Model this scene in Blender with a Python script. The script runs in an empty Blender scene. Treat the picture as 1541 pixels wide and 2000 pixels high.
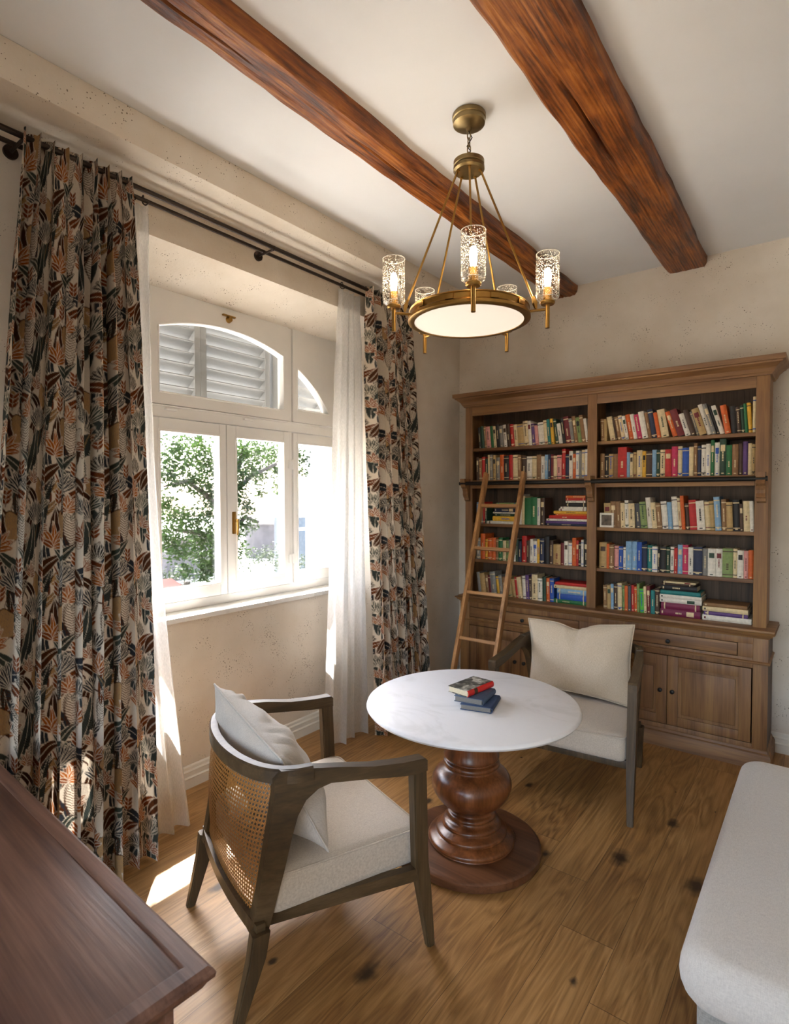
import bpy, bmesh, math, random
import numpy as np
from mathutils import Vector, Matrix, noise
PI = math.pi
R = math.radians
SC = bpy.context.scene
COL = SC.collection
random.seed(7)

# ------------------------------------------------------------------ camera, light, exposure
CAM_Z = 1.70
YAW, PIT, ROL = -.65407, .02785, .00137
cyw, syw = math.cos(YAW), math.sin(YAW)
Fv = Vector((syw*math.cos(PIT), cyw*math.cos(PIT), -math.sin(PIT)))
Rv = Vector((cyw, -syw, 0)); Dv = Fv.cross(Rv)
RT = Rv*math.cos(ROL)+Dv*math.sin(ROL); DN = Dv*math.cos(ROL)-Rv*math.sin(ROL)
cam = bpy.data.cameras.new('camera'); co = bpy.data.objects.new('camera', cam); COL.objects.link(co)
m3 = Matrix((RT, -DN, -Fv)).transposed()
co.matrix_world = Matrix.Translation((0, 0, CAM_Z)) @ m3.to_4x4()
cam.sensor_fit = 'HORIZONTAL'; cam.sensor_width = 36; cam.lens = 1107.9/1541*36
cam.clip_start = .02; cam.clip_end = 500
cam.dof.use_dof = True; cam.dof.focus_distance = 2.35; cam.dof.aperture_fstop = 5.0
SC.camera = co

EXPOSURE = 3.3
SKY = .30
SUN = 9.0
BULB = 11.0
DISC = 1.1
SC.view_settings.view_transform = 'Standard'; SC.view_settings.look = 'None'
SC.view_settings.exposure = EXPOSURE; SC.view_settings.gamma = 1; SC.view_settings.use_curve_mapping = False

w = bpy.data.worlds.new('sky'); SC.world = w; w.use_nodes = True
nt = w.node_tree; nt.nodes.clear()
o = nt.nodes.new('ShaderNodeOutputWorld'); b = nt.nodes.new('ShaderNodeBackground')
s = nt.nodes.new('ShaderNodeTexSky'); s.sky_type = 'NISHITA'; s.sun_disc = False
s.sun_elevation = R(54); s.sun_rotation = R(-50); s.air_density = 1.0; s.dust_density = 3.5; s.ozone_density = 1.0
hs = nt.nodes.new('ShaderNodeHueSaturation'); hs.inputs['Saturation'].default_value = .75
nt.links.new(s.outputs[0], hs.inputs['Color']); nt.links.new(hs.outputs[0], b.inputs[0]); b.inputs[1].default_value = SKY
nt.links.new(b.outputs[0], o.inputs[0])

sl = bpy.data.lights.new('sun', 'SUN'); sl.energy = SUN; sl.angle = R(.6); sl.color = (1, .97, .93)
so = bpy.data.objects.new('sun', sl); COL.objects.link(so)
so.rotation_euler = Vector((1, -.85, -1.8)).to_track_quat('-Z', 'Y').to_euler()

def portal(loc, rot, sx, sy):
    l = bpy.data.lights.new('daylight_portal', 'AREA'); l.shape = 'RECTANGLE'; l.size = sx; l.size_y = sy
    l.cycles.is_portal = True
    q = bpy.data.objects.new('daylight_portal', l); COL.objects.link(q); q.location = loc; q.rotation_euler = rot
    return q
portal((-3.30, 2.26, 1.85), (0, -PI/2, 0), 1.9, 2.2)       # the window, light enters towards +x
portal((-.30, -2.52, 1.30), (PI/2, 0, 0), 3.0, 2.5)        # added unseen doorway behind the camera, fill daylight enters towards +y

# ------------------------------------------------------------------ materials
def newmat(name):
    m = bpy.data.materials.new(name); m.use_nodes = True
    t = m.node_tree; t.nodes.clear()
    out = t.nodes.new('ShaderNodeOutputMaterial')
    return m, t, out
def N(t, typ, **kw):
    n = t.nodes.new(typ)
    for k, v in kw.items():
        if k in n.inputs: n.inputs[k].default_value = v
        else: setattr(n, k, v)
    return n
def L(t, a, b): t.links.new(a, b)
def c4(c): return (c[0], c[1], c[2], 1)
def hexc(h):
    h = h.lstrip('#'); v = [int(h[i:i+2], 16)/255 for i in (0, 2, 4)]
    return tuple(x/12.92 if x <= .04045 else ((x+.055)/1.055)**2.4 for x in v)
def ramp(t, stops, interp='LINEAR'):
    r = t.nodes.new('ShaderNodeValToRGB'); r.color_ramp.interpolation = interp
    e = r.color_ramp.elements
    while len(e) > 1: e.remove(e[0])
    e[0].position = stops[0][0]; e[0].color = c4(stops[0][1])
    for p, c in stops[1:]:
        q = e.new(p); q.color = c4(c)
    return r
def bsdf(t, out, rough=.5, metal=0, spec=.5):
    b = t.nodes.new('ShaderNodeBsdfPrincipled'); b.inputs['Roughness'].default_value = rough
    b.inputs['Metallic'].default_value = metal; b.inputs['Specular IOR Level'].default_value = spec
    L(t, b.outputs[0], out.inputs['Surface']); return b
def mapping(t, scale=(1, 1, 1), rot=(0, 0, 0), src='Object', loc=(0, 0, 0)):
    tc = t.nodes.new('ShaderNodeTexCoord'); mp = t.nodes.new('ShaderNodeMapping')
    mp.inputs['Scale'].default_value = scale; mp.inputs['Rotation'].default_value = rot; mp.inputs['Location'].default_value = loc
    L(t, tc.outputs[src], mp.inputs[0]); return mp.outputs[0]
def bump(t, h, b, strength=.3, dist=.01):
    n = t.nodes.new('ShaderNodeBump'); n.inputs['Strength'].default_value = strength; n.inputs['Distance'].default_value = dist
    L(t, h, n.inputs['Height']); L(t, n.outputs[0], b.inputs['Normal']); return n
def plain(name, col, rough=.5, metal=0, var=.06, scale=30, bmp=0, spec=.5):
    m, t, out = newmat(name); b = bsdf(t, out, rough, metal, spec)
    n = N(t, 'ShaderNodeTexNoise', Scale=scale, Detail=4.0); L(t, mapping(t), n.inputs['Vector'])
    a = tuple(max(0, x*(1-var)) for x in col); c = tuple(min(1, x*(1+var)) for x in col)
    r = ramp(t, [(.3, a), (.7, c)]); L(t, n.outputs['Fac'], r.inputs[0]); L(t, r.outputs[0], b.inputs['Base Color'])
    if bmp: bump(t, n.outputs['Fac'], b, bmp, .004)
    return m
def wood(name, dark, mid, light, axis=2, rough=.45, scale=1., bmp=.15, knots=False, spec=.5):
    m, t, out = newmat(name); b = bsdf(t, out, rough, 0, spec)
    sc = [22*scale]*3; sc[axis] = 1.1*scale
    v = mapping(t, tuple(sc))
    n1 = N(t, 'ShaderNodeTexNoise', Scale=1.0, Detail=6.0, Roughness=.6, Distortion=.25); L(t, v, n1.inputs['Vector'])
    sc2 = [150*scale]*3; sc2[axis] = 6*scale
    n2 = N(t, 'ShaderNodeTexNoise', Scale=1.0, Detail=3.0); L(t, mapping(t, tuple(sc2)), n2.inputs['Vector'])
    n3 = N(t, 'ShaderNodeTexNoise', Scale=2.2*scale, Detail=2.0); L(t, mapping(t), n3.inputs['Vector'])
    a = N(t, 'ShaderNodeMath', operation='MULTIPLY_ADD'); a.inputs[1].default_value = .35; L(t, n2.outputs['Fac'], a.inputs[0]); L(t, n1.outputs['Fac'], a.inputs[2])
    a2 = N(t, 'ShaderNodeMath', operation='MULTIPLY_ADD'); a2.inputs[1].default_value = .45; L(t, n3.outputs['Fac'], a2.inputs[0]); L(t, a.outputs[0], a2.inputs[2])
    nm = N(t, 'ShaderNodeMath', operation='DIVIDE'); nm.inputs[1].default_value = 1.8; L(t, a2.outputs[0], nm.inputs[0])
    r = ramp(t, [(.37, dark), (.50, mid), (.63, light)]); L(t, nm.outputs[0], r.inputs[0])
    L(t, r.outputs[0], b.inputs['Base Color'])
    bump(t, n2.outputs['Fac'], b, bmp, .002)
    return m
H = hexc
M = {}
# plaster with small dark pits
def plaster(name, c0, c1, sp):
    m, t, out = newmat(name); b = bsdf(t, out, .9, 0, .2)
    v = mapping(t)
    n = N(t, 'ShaderNodeTexNoise', Scale=2.2, Detail=5.0, Roughness=.6); L(t, v, n.inputs['Vector'])
    r = ramp(t, [(.3, c0), (.7, c1)]); L(t, n.outputs['Fac'], r.inputs[0])
    vo = N(t, 'ShaderNodeTexVoronoi', Scale=95.0); L(t, v, vo.inputs['Vector'])
    n2 = N(t, 'ShaderNodeTexNoise', Scale=7.0, Detail=6.0, Roughness=.7); L(t, v, n2.inputs['Vector'])
    n2r = N(t, 'ShaderNodeMapRange'); n2r.inputs['From Min'].default_value = .44; n2r.inputs['From Max'].default_value = .75
    n2r.inputs['To Min'].default_value = .0; n2r.inputs['To Max'].default_value = .30*sp; L(t, n2.outputs['Fac'], n2r.inputs['Value'])
    sepc = N(t, 'ShaderNodeSeparateColor'); L(t, vo.outputs['Color'], sepc.inputs[0])
    mul = N(t, 'ShaderNodeMath', operation='MULTIPLY'); L(t, sepc.outputs[0], mul.inputs[0]); L(t, n2r.outputs[0], mul.inputs[1])
    mul2 = N(t, 'ShaderNodeMath', operation='MULTIPLY'); mul2.inputs[1].default_value = 1.9; L(t, mul.outputs[0], mul2.inputs[0])
    lt = N(t, 'ShaderNodeMath', operation='LESS_THAN'); L(t, vo.outputs['Distance'], lt.inputs[0]); L(t, mul2.outputs[0], lt.inputs[1])
    mx = N(t, 'ShaderNodeMix', data_type='RGBA'); L(t, lt.outputs[0], mx.inputs[0]); L(t, r.outputs[0], mx.inputs[6]); mx.inputs[7].default_value = c4(H('6e6252'))
    L(t, mx.outputs[2], b.inputs['Base Color'])
    n3 = N(t, 'ShaderNodeTexNoise', Scale=60.0, Detail=4.0); L(t, v, n3.inputs['Vector'])
    s1 = N(t, 'ShaderNodeMath', operation='SUBTRACT'); L(t, n3.outputs['Fac'], s1.inputs[0]); L(t, lt.outputs[0], s1.inputs[1])
    bump(t, s1.outputs[0], b, .22, .004)
    return m
M['plaster'] = plaster('textured_plaster', H('cfc3b2'), H('ded5c8'), 1.0)
M['ceil'] = plain('white_ceiling_paint', H('e4e6e8'), .85, 0, .02, 3)
M['white'] = plain('white_window_paint', H('e6e4e0'), .35, 0, .015, 8)
M['base'] = plain('white_skirting_paint', H('e2ddd2'), .45, 0, .02, 8)
M['marble'] = None
def marble(name, base, vein):
    m, t, out = newmat(name); b = bsdf(t, out, .38)
    v = mapping(t, (2.2, 3.4, 3))
    n = N(t, 'ShaderNodeTexNoise', Scale=1.2, Detail=9.0, Roughness=.65, Distortion=1.8); L(t, v, n.inputs['Vector'])
    r = ramp(t, [(.36, vein), (.47, base), (.60, base), (.75, tuple(x*.97 for x in base))]); L(t, n.outputs['Fac'], r.inputs[0])
    L(t, r.outputs[0], b.inputs['Base Color']); return m
M['marble'] = marble('white_marble', H('e6e6e7'), H('dcdcdc'))
M['sillm'] = marble('pale_stone', H('e3e1dc'), H('d0cdc8'))
M['brass'] = plain('aged_brass', H('a07c42'), .33, 1, .12, 25)
M['brassd'] = plain('antique_brass', H('8d7a55'), .38, 1, .12, 25)
M['iron'] = plain('dark_bronze', H('3a302a'), .42, .7, .1, 40)
M['black'] = plain('black_metal', H('191715'), .45, .3, .1, 40)
M['bwood'] = wood('bookcase_oak', H('664529'), H('85603c'), H('a07848'), 2, .5, .8)
M['bwoodh'] = wood('bookcase_oak_horizontal', H('664529'), H('85603c'), H('a07848'), 0, .5, .8)
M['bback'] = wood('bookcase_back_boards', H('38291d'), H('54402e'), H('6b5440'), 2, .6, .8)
M['ladder'] = wood('ladder_wood', H('7f5631'), H('b08150'), H('cfa06c'), 2, .45, .9)
M['ladderh'] = wood('ladder_rung_wood', H('8a5f38'), H('b98b5b'), H('d0a473'), 0, .45, .9)
M['chair'] = wood('grey_brown_chair_wood', H('33271a'), H('483822'), H('5e4c34'), 2, .5, 1.0, .1)
M['chairh'] = wood('grey_brown_arm_wood', H('33271a'), H('483822'), H('5e4c34'), 1, .46, 1.0, .1)
M['turned'] = wood('turned_mahogany', H('3b1c0c'), H('683a1c'), H('8a5530'), 2, .28, .7, .05)
M['turnedbase'] = wood('dark_base_wood', H('38200f'), H('553420'), H('6e482f'), 0, .33, .7, .08)
M['desk'] = wood('desk_walnut', H('4a3027'), H('6c4d3e'), H('856353'), 0, .45, .9, .25)
M['page'] = plain('paper_edges', H('d9ccae'), .85, 0, .08, 200)
M['rust'] = wood('cane_edging', H('7a4a1a'), H('a86a2a'), H('c08038'), 2, .5, 1.5, .1)

def beam_mat():
    m, t, out = newmat('varnished_old_beam'); b = bsdf(t, out, .33)
    v = mapping(t, (24, 1.6, 24))
    n1 = N(t, 'ShaderNodeTexNoise', Scale=1.0, Detail=7.0, Roughness=.62, Distortion=1.4); L(t, v, n1.inputs['Vector'])
    wv = N(t, 'ShaderNodeTexWave', Scale=1.0, Distortion=7.0, Detail=3.0); wv.bands_direction = 'X'; wv.inputs['Detail Scale'].default_value = .8
    L(t, mapping(t, (20, .6, 20)), wv.inputs['Vector'])
    n3 = N(t, 'ShaderNodeTexNoise', Scale=7.0, Detail=6.0, Roughness=.65); L(t, mapping(t, (1, .45, 1)), n3.inputs['Vector'])
    a = N(t, 'ShaderNodeMath', operation='MULTIPLY_ADD'); a.inputs[1].default_value = .09; L(t, wv.outputs['Fac'], a.inputs[0]); L(t, n1.outputs['Fac'], a.inputs[2])
    a2 = N(t, 'ShaderNodeMath', operation='MULTIPLY_ADD'); a2.inputs[1].default_value = .75; L(t, n3.outputs['Fac'], a2.inputs[0]); L(t, a.outputs[0], a2.inputs[2])
    nm = N(t, 'ShaderNodeMath', operation='DIVIDE'); nm.inputs[1].default_value = 1.84; L(t, a2.outputs[0], nm.inputs[0])
    r = ramp(t, [(.34, H('2a1308')), (.45, H('5e2f12')), (.55, H('94541f')), (.66, H('bd7a36'))]); L(t, nm.outputs[0], r.inputs[0])
    L(t, r.outputs[0], b.inputs['Base Color'])
    n4 = N(t, 'ShaderNodeTexNoise', Scale=1.0, Detail=6.0); L(t, mapping(t, (90, 5, 90)), n4.inputs['Vector'])
    s1 = N(t, 'ShaderNodeMath', operation='ADD'); L(t, a2.outputs[0], s1.inputs[0]); L(t, n4.outputs['Fac'], s1.inputs[1])
    bump(t, s1.outputs[0], b, .5, .008)
    rr = N(t, 'ShaderNodeMapRange'); rr.inputs['To Min'].default_value = .25; rr.inputs['To Max'].default_value = .6; L(t, n3.outputs['Fac'], rr.inputs['Value']); L(t, rr.outputs[0], b.inputs['Roughness'])
    return m
M['beam'] = beam_mat()
M['crack'] = plain('deep_crack_shadow_wood', H('1c0e08'), .9, 0, .2, 60)

def floor_mat():
    m, t, out = newmat('oak_plank_floor'); b = bsdf(t, out, .42)
    tc = t.nodes.new('ShaderNodeTexCoord'); sp = t.nodes.new('ShaderNodeSeparateXYZ'); L(t, tc.outputs['Object'], sp.inputs[0])
    def mth(op, a, b_=None, c=None):
        n = N(t, 'ShaderNodeMath', operation=op)
        for i, q in enumerate((a, b_, c)):
            if q is None: continue
            if isinstance(q, (int, float)): n.inputs[i].default_value = q
            else: L(t, q, n.inputs[i])
        return n.outputs[0]
    PW = .205
    px = mth('DIVIDE', sp.outputs['X'], PW); ix = mth('FLOOR', px); fx = mth('FRACT', px)
    off = N(t, 'ShaderNodeTexWhiteNoise', noise_dimensions='1D'); L(t, ix, off.inputs['W'])
    py = mth('DIVIDE', mth('ADD', sp.outputs['Y'], mth('MULTIPLY', off.outputs['Value'], 7.0)), 2.1); iy = mth('FLOOR', py); fy = mth('FRACT', py)
    pid = mth('ADD', mth('MULTIPLY', ix, 13.7), mth('MULTIPLY', iy, 5.3))
    wn = N(t, 'ShaderNodeTexWhiteNoise', noise_dimensions='1D'); L(t, pid, wn.inputs['W'])
    cb = t.nodes.new('ShaderNodeCombineXYZ')
    L(t, mth('ADD', mth('MULTIPLY', sp.outputs['X'], 9.0), mth('MULTIPLY', wn.outputs['Value'], 40.0)), cb.inputs[0])
    L(t, mth('MULTIPLY', sp.outputs['Y'], .9), cb.inputs[1]); L(t, mth('MULTIPLY', wn.outputs['Value'], 17.0), cb.inputs[2])
    n1 = N(t, 'ShaderNodeTexNoise', Scale=1.0, Detail=3.0, Roughness=.5, Distortion=.5); L(t, cb.outputs[0], n1.inputs['Vector'])
    rings = mth('FRACT', mth('MULTIPLY', n1.outputs['Fac'], 9.0))
    ringm = mth('ABSOLUTE', mth('SUBTRACT', rings, .5))
    cb2 = t.nodes.new('ShaderNodeCombineXYZ'); L(t, mth('MULTIPLY', sp.outputs['X'], 160.0), cb2.inputs[0]); L(t, mth('MULTIPLY', sp.outputs['Y'], 5.0), cb2.inputs[1]); L(t, wn.outputs['Value'], cb2.inputs[2])
    n2 = N(t, 'ShaderNodeTexNoise', Scale=1.0, Detail=4.0); L(t, cb2.outputs[0], n2.inputs['Vector'])
    n3 = N(t, 'ShaderNodeTexNoise', Scale=1.6, Detail=3.0); L(t, tc.outputs['Object'], n3.inputs['Vector'])
    val = mth('ADD', mth('ADD', mth('MULTIPLY', ringm, .35), mth('MULTIPLY', n2.outputs['Fac'], .35)), mth('ADD', mth('MULTIPLY', wn.outputs['Value'], .22), mth('MULTIPLY', n3.outputs['Fac'], .3)))
    r = ramp(t, [(.30, H('6e4a28')), (.5, H('98703f')), (.68, H('b28855')), (.88, H('c59d69'))]); L(t, val, r.inputs[0])
    # knots
    mp = N(t, 'ShaderNodeMapping'); mp.inputs['Scale'].default_value = (2.9, 1.75, 1); mp.inputs['Location'].default_value = (.37, .21, 0); L(t, tc.outputs['Object'], mp.inputs[0])
    vo = N(t, 'ShaderNodeTexVoronoi', voronoi_dimensions='2D', Scale=1.0, Randomness=1.0); L(t, mp.outputs[0], vo.inputs['Vector'])
    nk = N(t, 'ShaderNodeTexNoise', Scale=22.0, Detail=2.0); L(t, tc.outputs['Object'], nk.inputs['Vector'])
    sc = N(t, 'ShaderNodeSeparateColor'); L(t, vo.outputs['Color'], sc.inputs[0])
    kd = mth('ADD', vo.outputs['Distance'], mth('MULTIPLY', mth('SUBTRACT', nk.outputs['Fac'], .5), .09))
    kr = mth('DIVIDE', kd, mth('MAXIMUM', mth('MULTIPLY', mth('SUBTRACT', sc.outputs[1], .35), .14), .001))
    kf = N(t, 'ShaderNodeMapRange'); kf.inputs['From Min'].default_value = .5; kf.inputs['From Max'].default_value = 1.7; kf.inputs['To Min'].default_value = .92; kf.inputs['To Max'].default_value = 0; L(t, kr, kf.inputs['Value'])
    mx = N(t, 'ShaderNodeMix', data_type='RGBA'); L(t, kf.outputs[0], mx.inputs[0]); L(t, r.outputs[0], mx.inputs[6]); mx.inputs[7].default_value = c4(H('2a1c14'))
    gap = mth('MAXIMUM', mth('LESS_THAN', fx, .010), mth('LESS_THAN', fy, .0012))
    mx2 = N(t, 'ShaderNodeMix', data_type='RGBA'); L(t, mth('MULTIPLY', gap, .7), mx2.inputs[0]); L(t, mx.outputs[2], mx2.inputs[6]); mx2.inputs[7].default_value = c4(H('3a2818'))
    L(t, mx2.outputs[2], b.inputs['Base Color'])
    bump(t, mth('SUBTRACT', mth('MULTIPLY', n2.outputs['Fac'], .6), gap), b, .18, .003)
    return m
M['floor'] = floor_mat()

def fabric(name, c0, c1, sc=1., rough=.95):
    m, t, out = newmat(name); b = bsdf(t, out, rough, 0, .15)
    b.inputs['Sheen Weight'].default_value = .25
    v = mapping(t)
    wx = N(t, 'ShaderNodeTexNoise', Scale=1.0, Detail=2.0); L(t, mapping(t, (800*sc, 110*sc, 110*sc)), wx.inputs['Vector'])
    wy = N(t, 'ShaderNodeTexNoise', Scale=1.0, Detail=2.0); L(t, mapping(t, (110*sc, 800*sc, 800*sc)), wy.inputs['Vector'])
    a = N(t, 'ShaderNodeMath', operation='ADD'); L(t, wx.outputs['Fac'], a.inputs[0]); L(t, wy.outputs['Fac'], a.inputs[1])
    hf = N(t, 'ShaderNodeMath', operation='MULTIPLY'); hf.inputs[1].default_value = .5; L(t, a.outputs[0], hf.inputs[0])
    r = ramp(t, [(.36, c0), (.62, c1)]); L(t, hf.outputs[0], r.inputs[0]); L(t, r.outputs[0], b.inputs['Base Color'])
    bump(t, a.outputs[0], b, .35, .002)
    return m
M['linen'] = fabric('beige_linen', H('b0a596'), H('cabfb0'))
M['linen2'] = fabric('sand_linen', H('b4a590'), H('cebfa9'))
M['greyfab'] = fabric('pale_grey_linen', H('b6b1aa'), H('cac5bd'), .8)
M['skirtfab'] = fabric('grey_base_fabric', H('7c7974'), H('9b978f'), .7)

def sheer_mat():
    m, t, out = newmat('white_sheer_voile')
    d = N(t, 'ShaderNodeBsdfDiffuse'); d.inputs[0].default_value = c4(H('dcdad6'))
    tr = N(t, 'ShaderNodeBsdfTranslucent'); tr.inputs[0].default_value = c4(H('d6d4d0'))
    tp = N(t, 'ShaderNodeBsdfTransparent')
    n = N(t, 'ShaderNodeTexNoise', Scale=1.0, Detail=2.0); L(t, mapping(t, (300, 300, 60)), n.inputs['Vector'])
    m1 = N(t, 'ShaderNodeMixShader'); m1.inputs[0].default_value = .5; L(t, d.outputs[0], m1.inputs[1]); L(t, tr.outputs[0], m1.inputs[2])
    mr = N(t, 'ShaderNodeMapRange'); mr.inputs['To Min'].default_value = .50; mr.inputs['To Max'].default_value = .86; L(t, n.outputs['Fac'], mr.inputs['Value'])
    m2 = N(t, 'ShaderNodeMixShader'); L(t, mr.outputs[0], m2.inputs[0]); L(t, tp.outputs[0], m2.inputs[1]); L(t, m1.outputs[0], m2.inputs[2])
    L(t, m2.outputs[0], out.inputs['Surface']); return m
M['sheer'] = sheer_mat()

def print_mat():
    m, t, out = newmat('leaf_print_curtain_cloth')
    a = N(t, 'ShaderNodeAttribute'); a.attribute_name = 'print'
    b = bsdf(t, out, .9, 0, .15)
    n = N(t, 'ShaderNodeTexNoise', Scale=1.0, Detail=2.0); L(t, mapping(t, (500, 500, 120)), n.inputs['Vector'])
    mr = N(t, 'ShaderNodeMapRange'); mr.inputs['To Min'].default_value = .82; mr.inputs['To Max'].default_value = 1.12; L(t, n.outputs['Fac'], mr.inputs['Value'])
    mv = N(t, 'ShaderNodeVectorMath', operation='SCALE'); L(t, a.outputs['Color'], mv.inputs[0]); L(t, mr.outputs[0], mv.inputs['Scale'])
    L(t, mv.outputs[0], b.inputs['Base Color']); bump(t, n.outputs['Fac'], b, .3, .002)
    tr = N(t, 'ShaderNodeBsdfTranslucent'); L(t, mv.outputs[0], tr.inputs[0])
    mx = N(t, 'ShaderNodeMixShader'); mx.inputs[0].default_value = .14; L(t, b.outputs[0], mx.inputs[1]); L(t, tr.outputs[0], mx.inputs[2])
    L(t, mx.outputs[0], out.inputs['Surface']); return m
M['print'] = print_mat()

def cane_mat():
    m, t, out = newmat('woven_cane_webbing'); b = bsdf(t, out, .5)
    tc = t.nodes.new('ShaderNodeTexCoord'); sp = t.nodes.new('ShaderNodeSeparateXYZ'); L(t, tc.outputs['UV'], sp.inputs[0])
    def mth(op, a, b_=None):
        n = N(t, 'ShaderNodeMath', operation=op)
        for i, q in enumerate((a, b_)):
            if q is None: continue
            if isinstance(q, (int, float)): n.inputs[i].default_value = q
            else: L(t, q, n.inputs[i])
        return n.outputs[0]
    P = .0155
    u = mth('DIVIDE', sp.outputs['X'], P); v = mth('DIVIDE', sp.outputs['Y'], P)
    fu = mth('ABSOLUTE', mth('SUBTRACT', mth('FRACT', u), .5)); fv = mth('ABSOLUTE', mth('SUBTRACT', mth('FRACT', v), .5))
    mxd = mth('MAXIMUM', fu, fv); dg = mth('MULTIPLY', mth('ADD', fu, fv), .72)
    d = mth('MAXIMUM', mxd, dg)
    hole = mth('LESS_THAN', d, .285)
    st = mth('ABSOLUTE', mth('SUBTRACT', mth('FRACT', mth('MULTIPLY', mth('ADD', u, v), 2.0)), .5))
    st2 = mth('ABSOLUTE', mth('SUBTRACT', mth('FRACT', mth('MULTIPLY', mth('SUBTRACT', u, v), 2.0)), .5))
    r = ramp(t, [(.0, H('5a3510')), (.5, H('a26a2a')), (1.0, H('c08a48'))]); L(t, mth('ADD', st, st2), r.inputs[0])
    L(t, r.outputs[0], b.inputs['Base Color']); bump(t, mth('ADD', st, st2), b, .6, .002)
    tp = N(t, 'ShaderNodeBsdfTransparent')
    mx = N(t, 'ShaderNodeMixShader'); L(t, hole, mx.inputs[0]); L(t, b.outputs[0], mx.inputs[1]); L(t, tp.outputs[0], mx.inputs[2])
    L(t, mx.outputs[0], out.inputs['Surface']); return m
M['cane'] = cane_mat()

def glass_mat(name, tint=(1, 1, 1), gl=.08, seeds=False):
    m, t, out = newmat(name)
    tp = N(t, 'ShaderNodeBsdfTransparent'); tp.inputs[0].default_value = c4(tint)
    g = N(t, 'ShaderNodeBsdfGlossy'); g.inputs['Roughness'].default_value = .03
    lw = N(t, 'ShaderNodeLayerWeight', Blend=.5)
    p5 = N(t, 'ShaderNodeMath', operation='POWER'); L(t, lw.outputs['Facing'], p5.inputs[0]); p5.inputs[1].default_value = 4.0
    fr = N(t, 'ShaderNodeMath', operation='MULTIPLY_ADD'); L(t, p5.outputs[0], fr.inputs[0]); fr.inputs[1].default_value = .6; fr.inputs[2].default_value = .035
    mx = N(t, 'ShaderNodeMixShader'); L(t, tp.outputs[0], mx.inputs[1]); L(t, g.outputs[0], mx.inputs[2])
    L(t, fr.outputs[0], mx.inputs[0])
    fin = mx.outputs[0]
    if seeds:
        vo = N(t, 'ShaderNodeTexVoronoi', Scale=230.0); L(t, mapping(t), vo.inputs['Vector'])
        sc = N(t, 'ShaderNodeSeparateColor'); L(t, vo.outputs['Color'], sc.inputs[0])
        ml = N(t, 'ShaderNodeMath', operation='MULTIPLY'); ml.inputs[1].default_value = .40; L(t, sc.outputs[0], ml.inputs[0])
        lt = N(t, 'ShaderNodeMath', operation='LESS_THAN'); L(t, vo.outputs['Distance'], lt.inputs[0]); L(t, ml.outputs[0], lt.inputs[1])
        ml2 = N(t, 'ShaderNodeMath', operation='MULTIPLY'); ml2.inputs[1].default_value = .5; L(t, lt.outputs[0], ml2.inputs[0])
        tl = N(t, 'ShaderNodeBsdfTranslucent'); tl.inputs[0].default_value = (.95, .93, .9, 1)
        m2 = N(t, 'ShaderNodeMixShader'); L(t, ml2.outputs[0], m2.inputs[0]); L(t, fin, m2.inputs[1]); L(t, tl.outputs[0], m2.inputs[2]); fin = m2.outputs[0]
    L(t, fin, out.inputs['Surface']); return m
M['glass'] = glass_mat('window_glass')
M['seed'] = glass_mat('seeded_glass', (.97, .96, .94), .1, True)
m_, t_, o_ = newmat('polished_glass_rim'); b_ = bsdf(t_, o_, .1); b_.inputs['Base Color'].default_value = (.8, .8, .8, 1); b_.inputs['Transmission Weight'].default_value = .5; M['rim'] = m_
def emis(name, col, st):
    m, t, out = newmat(name); e = N(t, 'ShaderNodeEmission'); e.inputs[0].default_value = c4(col); e.inputs[1].default_value = st
    L(t, e.outputs[0], out.inputs['Surface']); return m
M['bulb'] = emis('glowing_bulb', (1, .78, .52), BULB)
def disc_mat():
    m, t, out = newmat('frosted_diffuser'); b = bsdf(t, out, .4); b.inputs['Base Color'].default_value = c4(H('e8e0d2'))
    b.inputs['Emission Color'].default_value = (1, .86, .70, 1); b.inputs['Emission Strength'].default_value = DISC*.05
    return m
M['diff'] = disc_mat()
M['leaf'] = None
def leaf_mat(name, c0, c1):
    m, t, out = newmat(name); b = bsdf(t, out, .6, 0, .2)
    oi = N(t, 'ShaderNodeTexNoise', Scale=1.4, Detail=3.0); L(t, mapping(t), oi.inputs['Vector'])
    r = ramp(t, [(.35, c0), (.65, c1)]); L(t, oi.outputs['Fac'], r.inputs[0]); L(t, r.outputs[0], b.inputs['Base Color'])
    tr = N(t, 'ShaderNodeBsdfTranslucent'); L(t, r.outputs[0], tr.inputs[0])
    mx = N(t, 'ShaderNodeMixShader'); mx.inputs[0].default_value = .35; L(t, b.outputs[0], mx.inputs[1]); L(t, tr.outputs[0], mx.inputs[2]); L(t, mx.outputs[0], out.inputs['Surface'])
    return m
M['leaf'] = leaf_mat('tree_leaves', (.007, .020, .003), (.026, .052, .008))
M['leaf2'] = leaf_mat('shrub_leaves', (.016, .024, .012), (.034, .046, .026))
M['bark'] = plain('grey_bark', (.04, .034, .028), .9, 0, .3, 12, .5)
M['stone'] = plain('old_stone', (.050, .046, .049), .9, 0, .25, 1.5, .3)
M['stoneroof'] = plain('stone_roof_tiles', (.034, .028, .024), .9, 0, .3, 3, .3)
M['shutter'] = plain('grey_white_shutter_paint', (.19, .19, .185), .6, 0, .02, 3)
M['render'] = plain('white_render', (.75, .74, .72), .9, 0, .03, 1)
M['slate'] = plain('blue_grey_glazing', (.03, .042, .058), .4, 0, .1, 1)
M['tile'] = plain('red_roof_tile', (.13, .05, .032), .85, 0, .2, 4, .3)
M['ground'] = plain('pale_gravel_ground', (.36, .34, .30), .95, 0, .3, .4)

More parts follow.
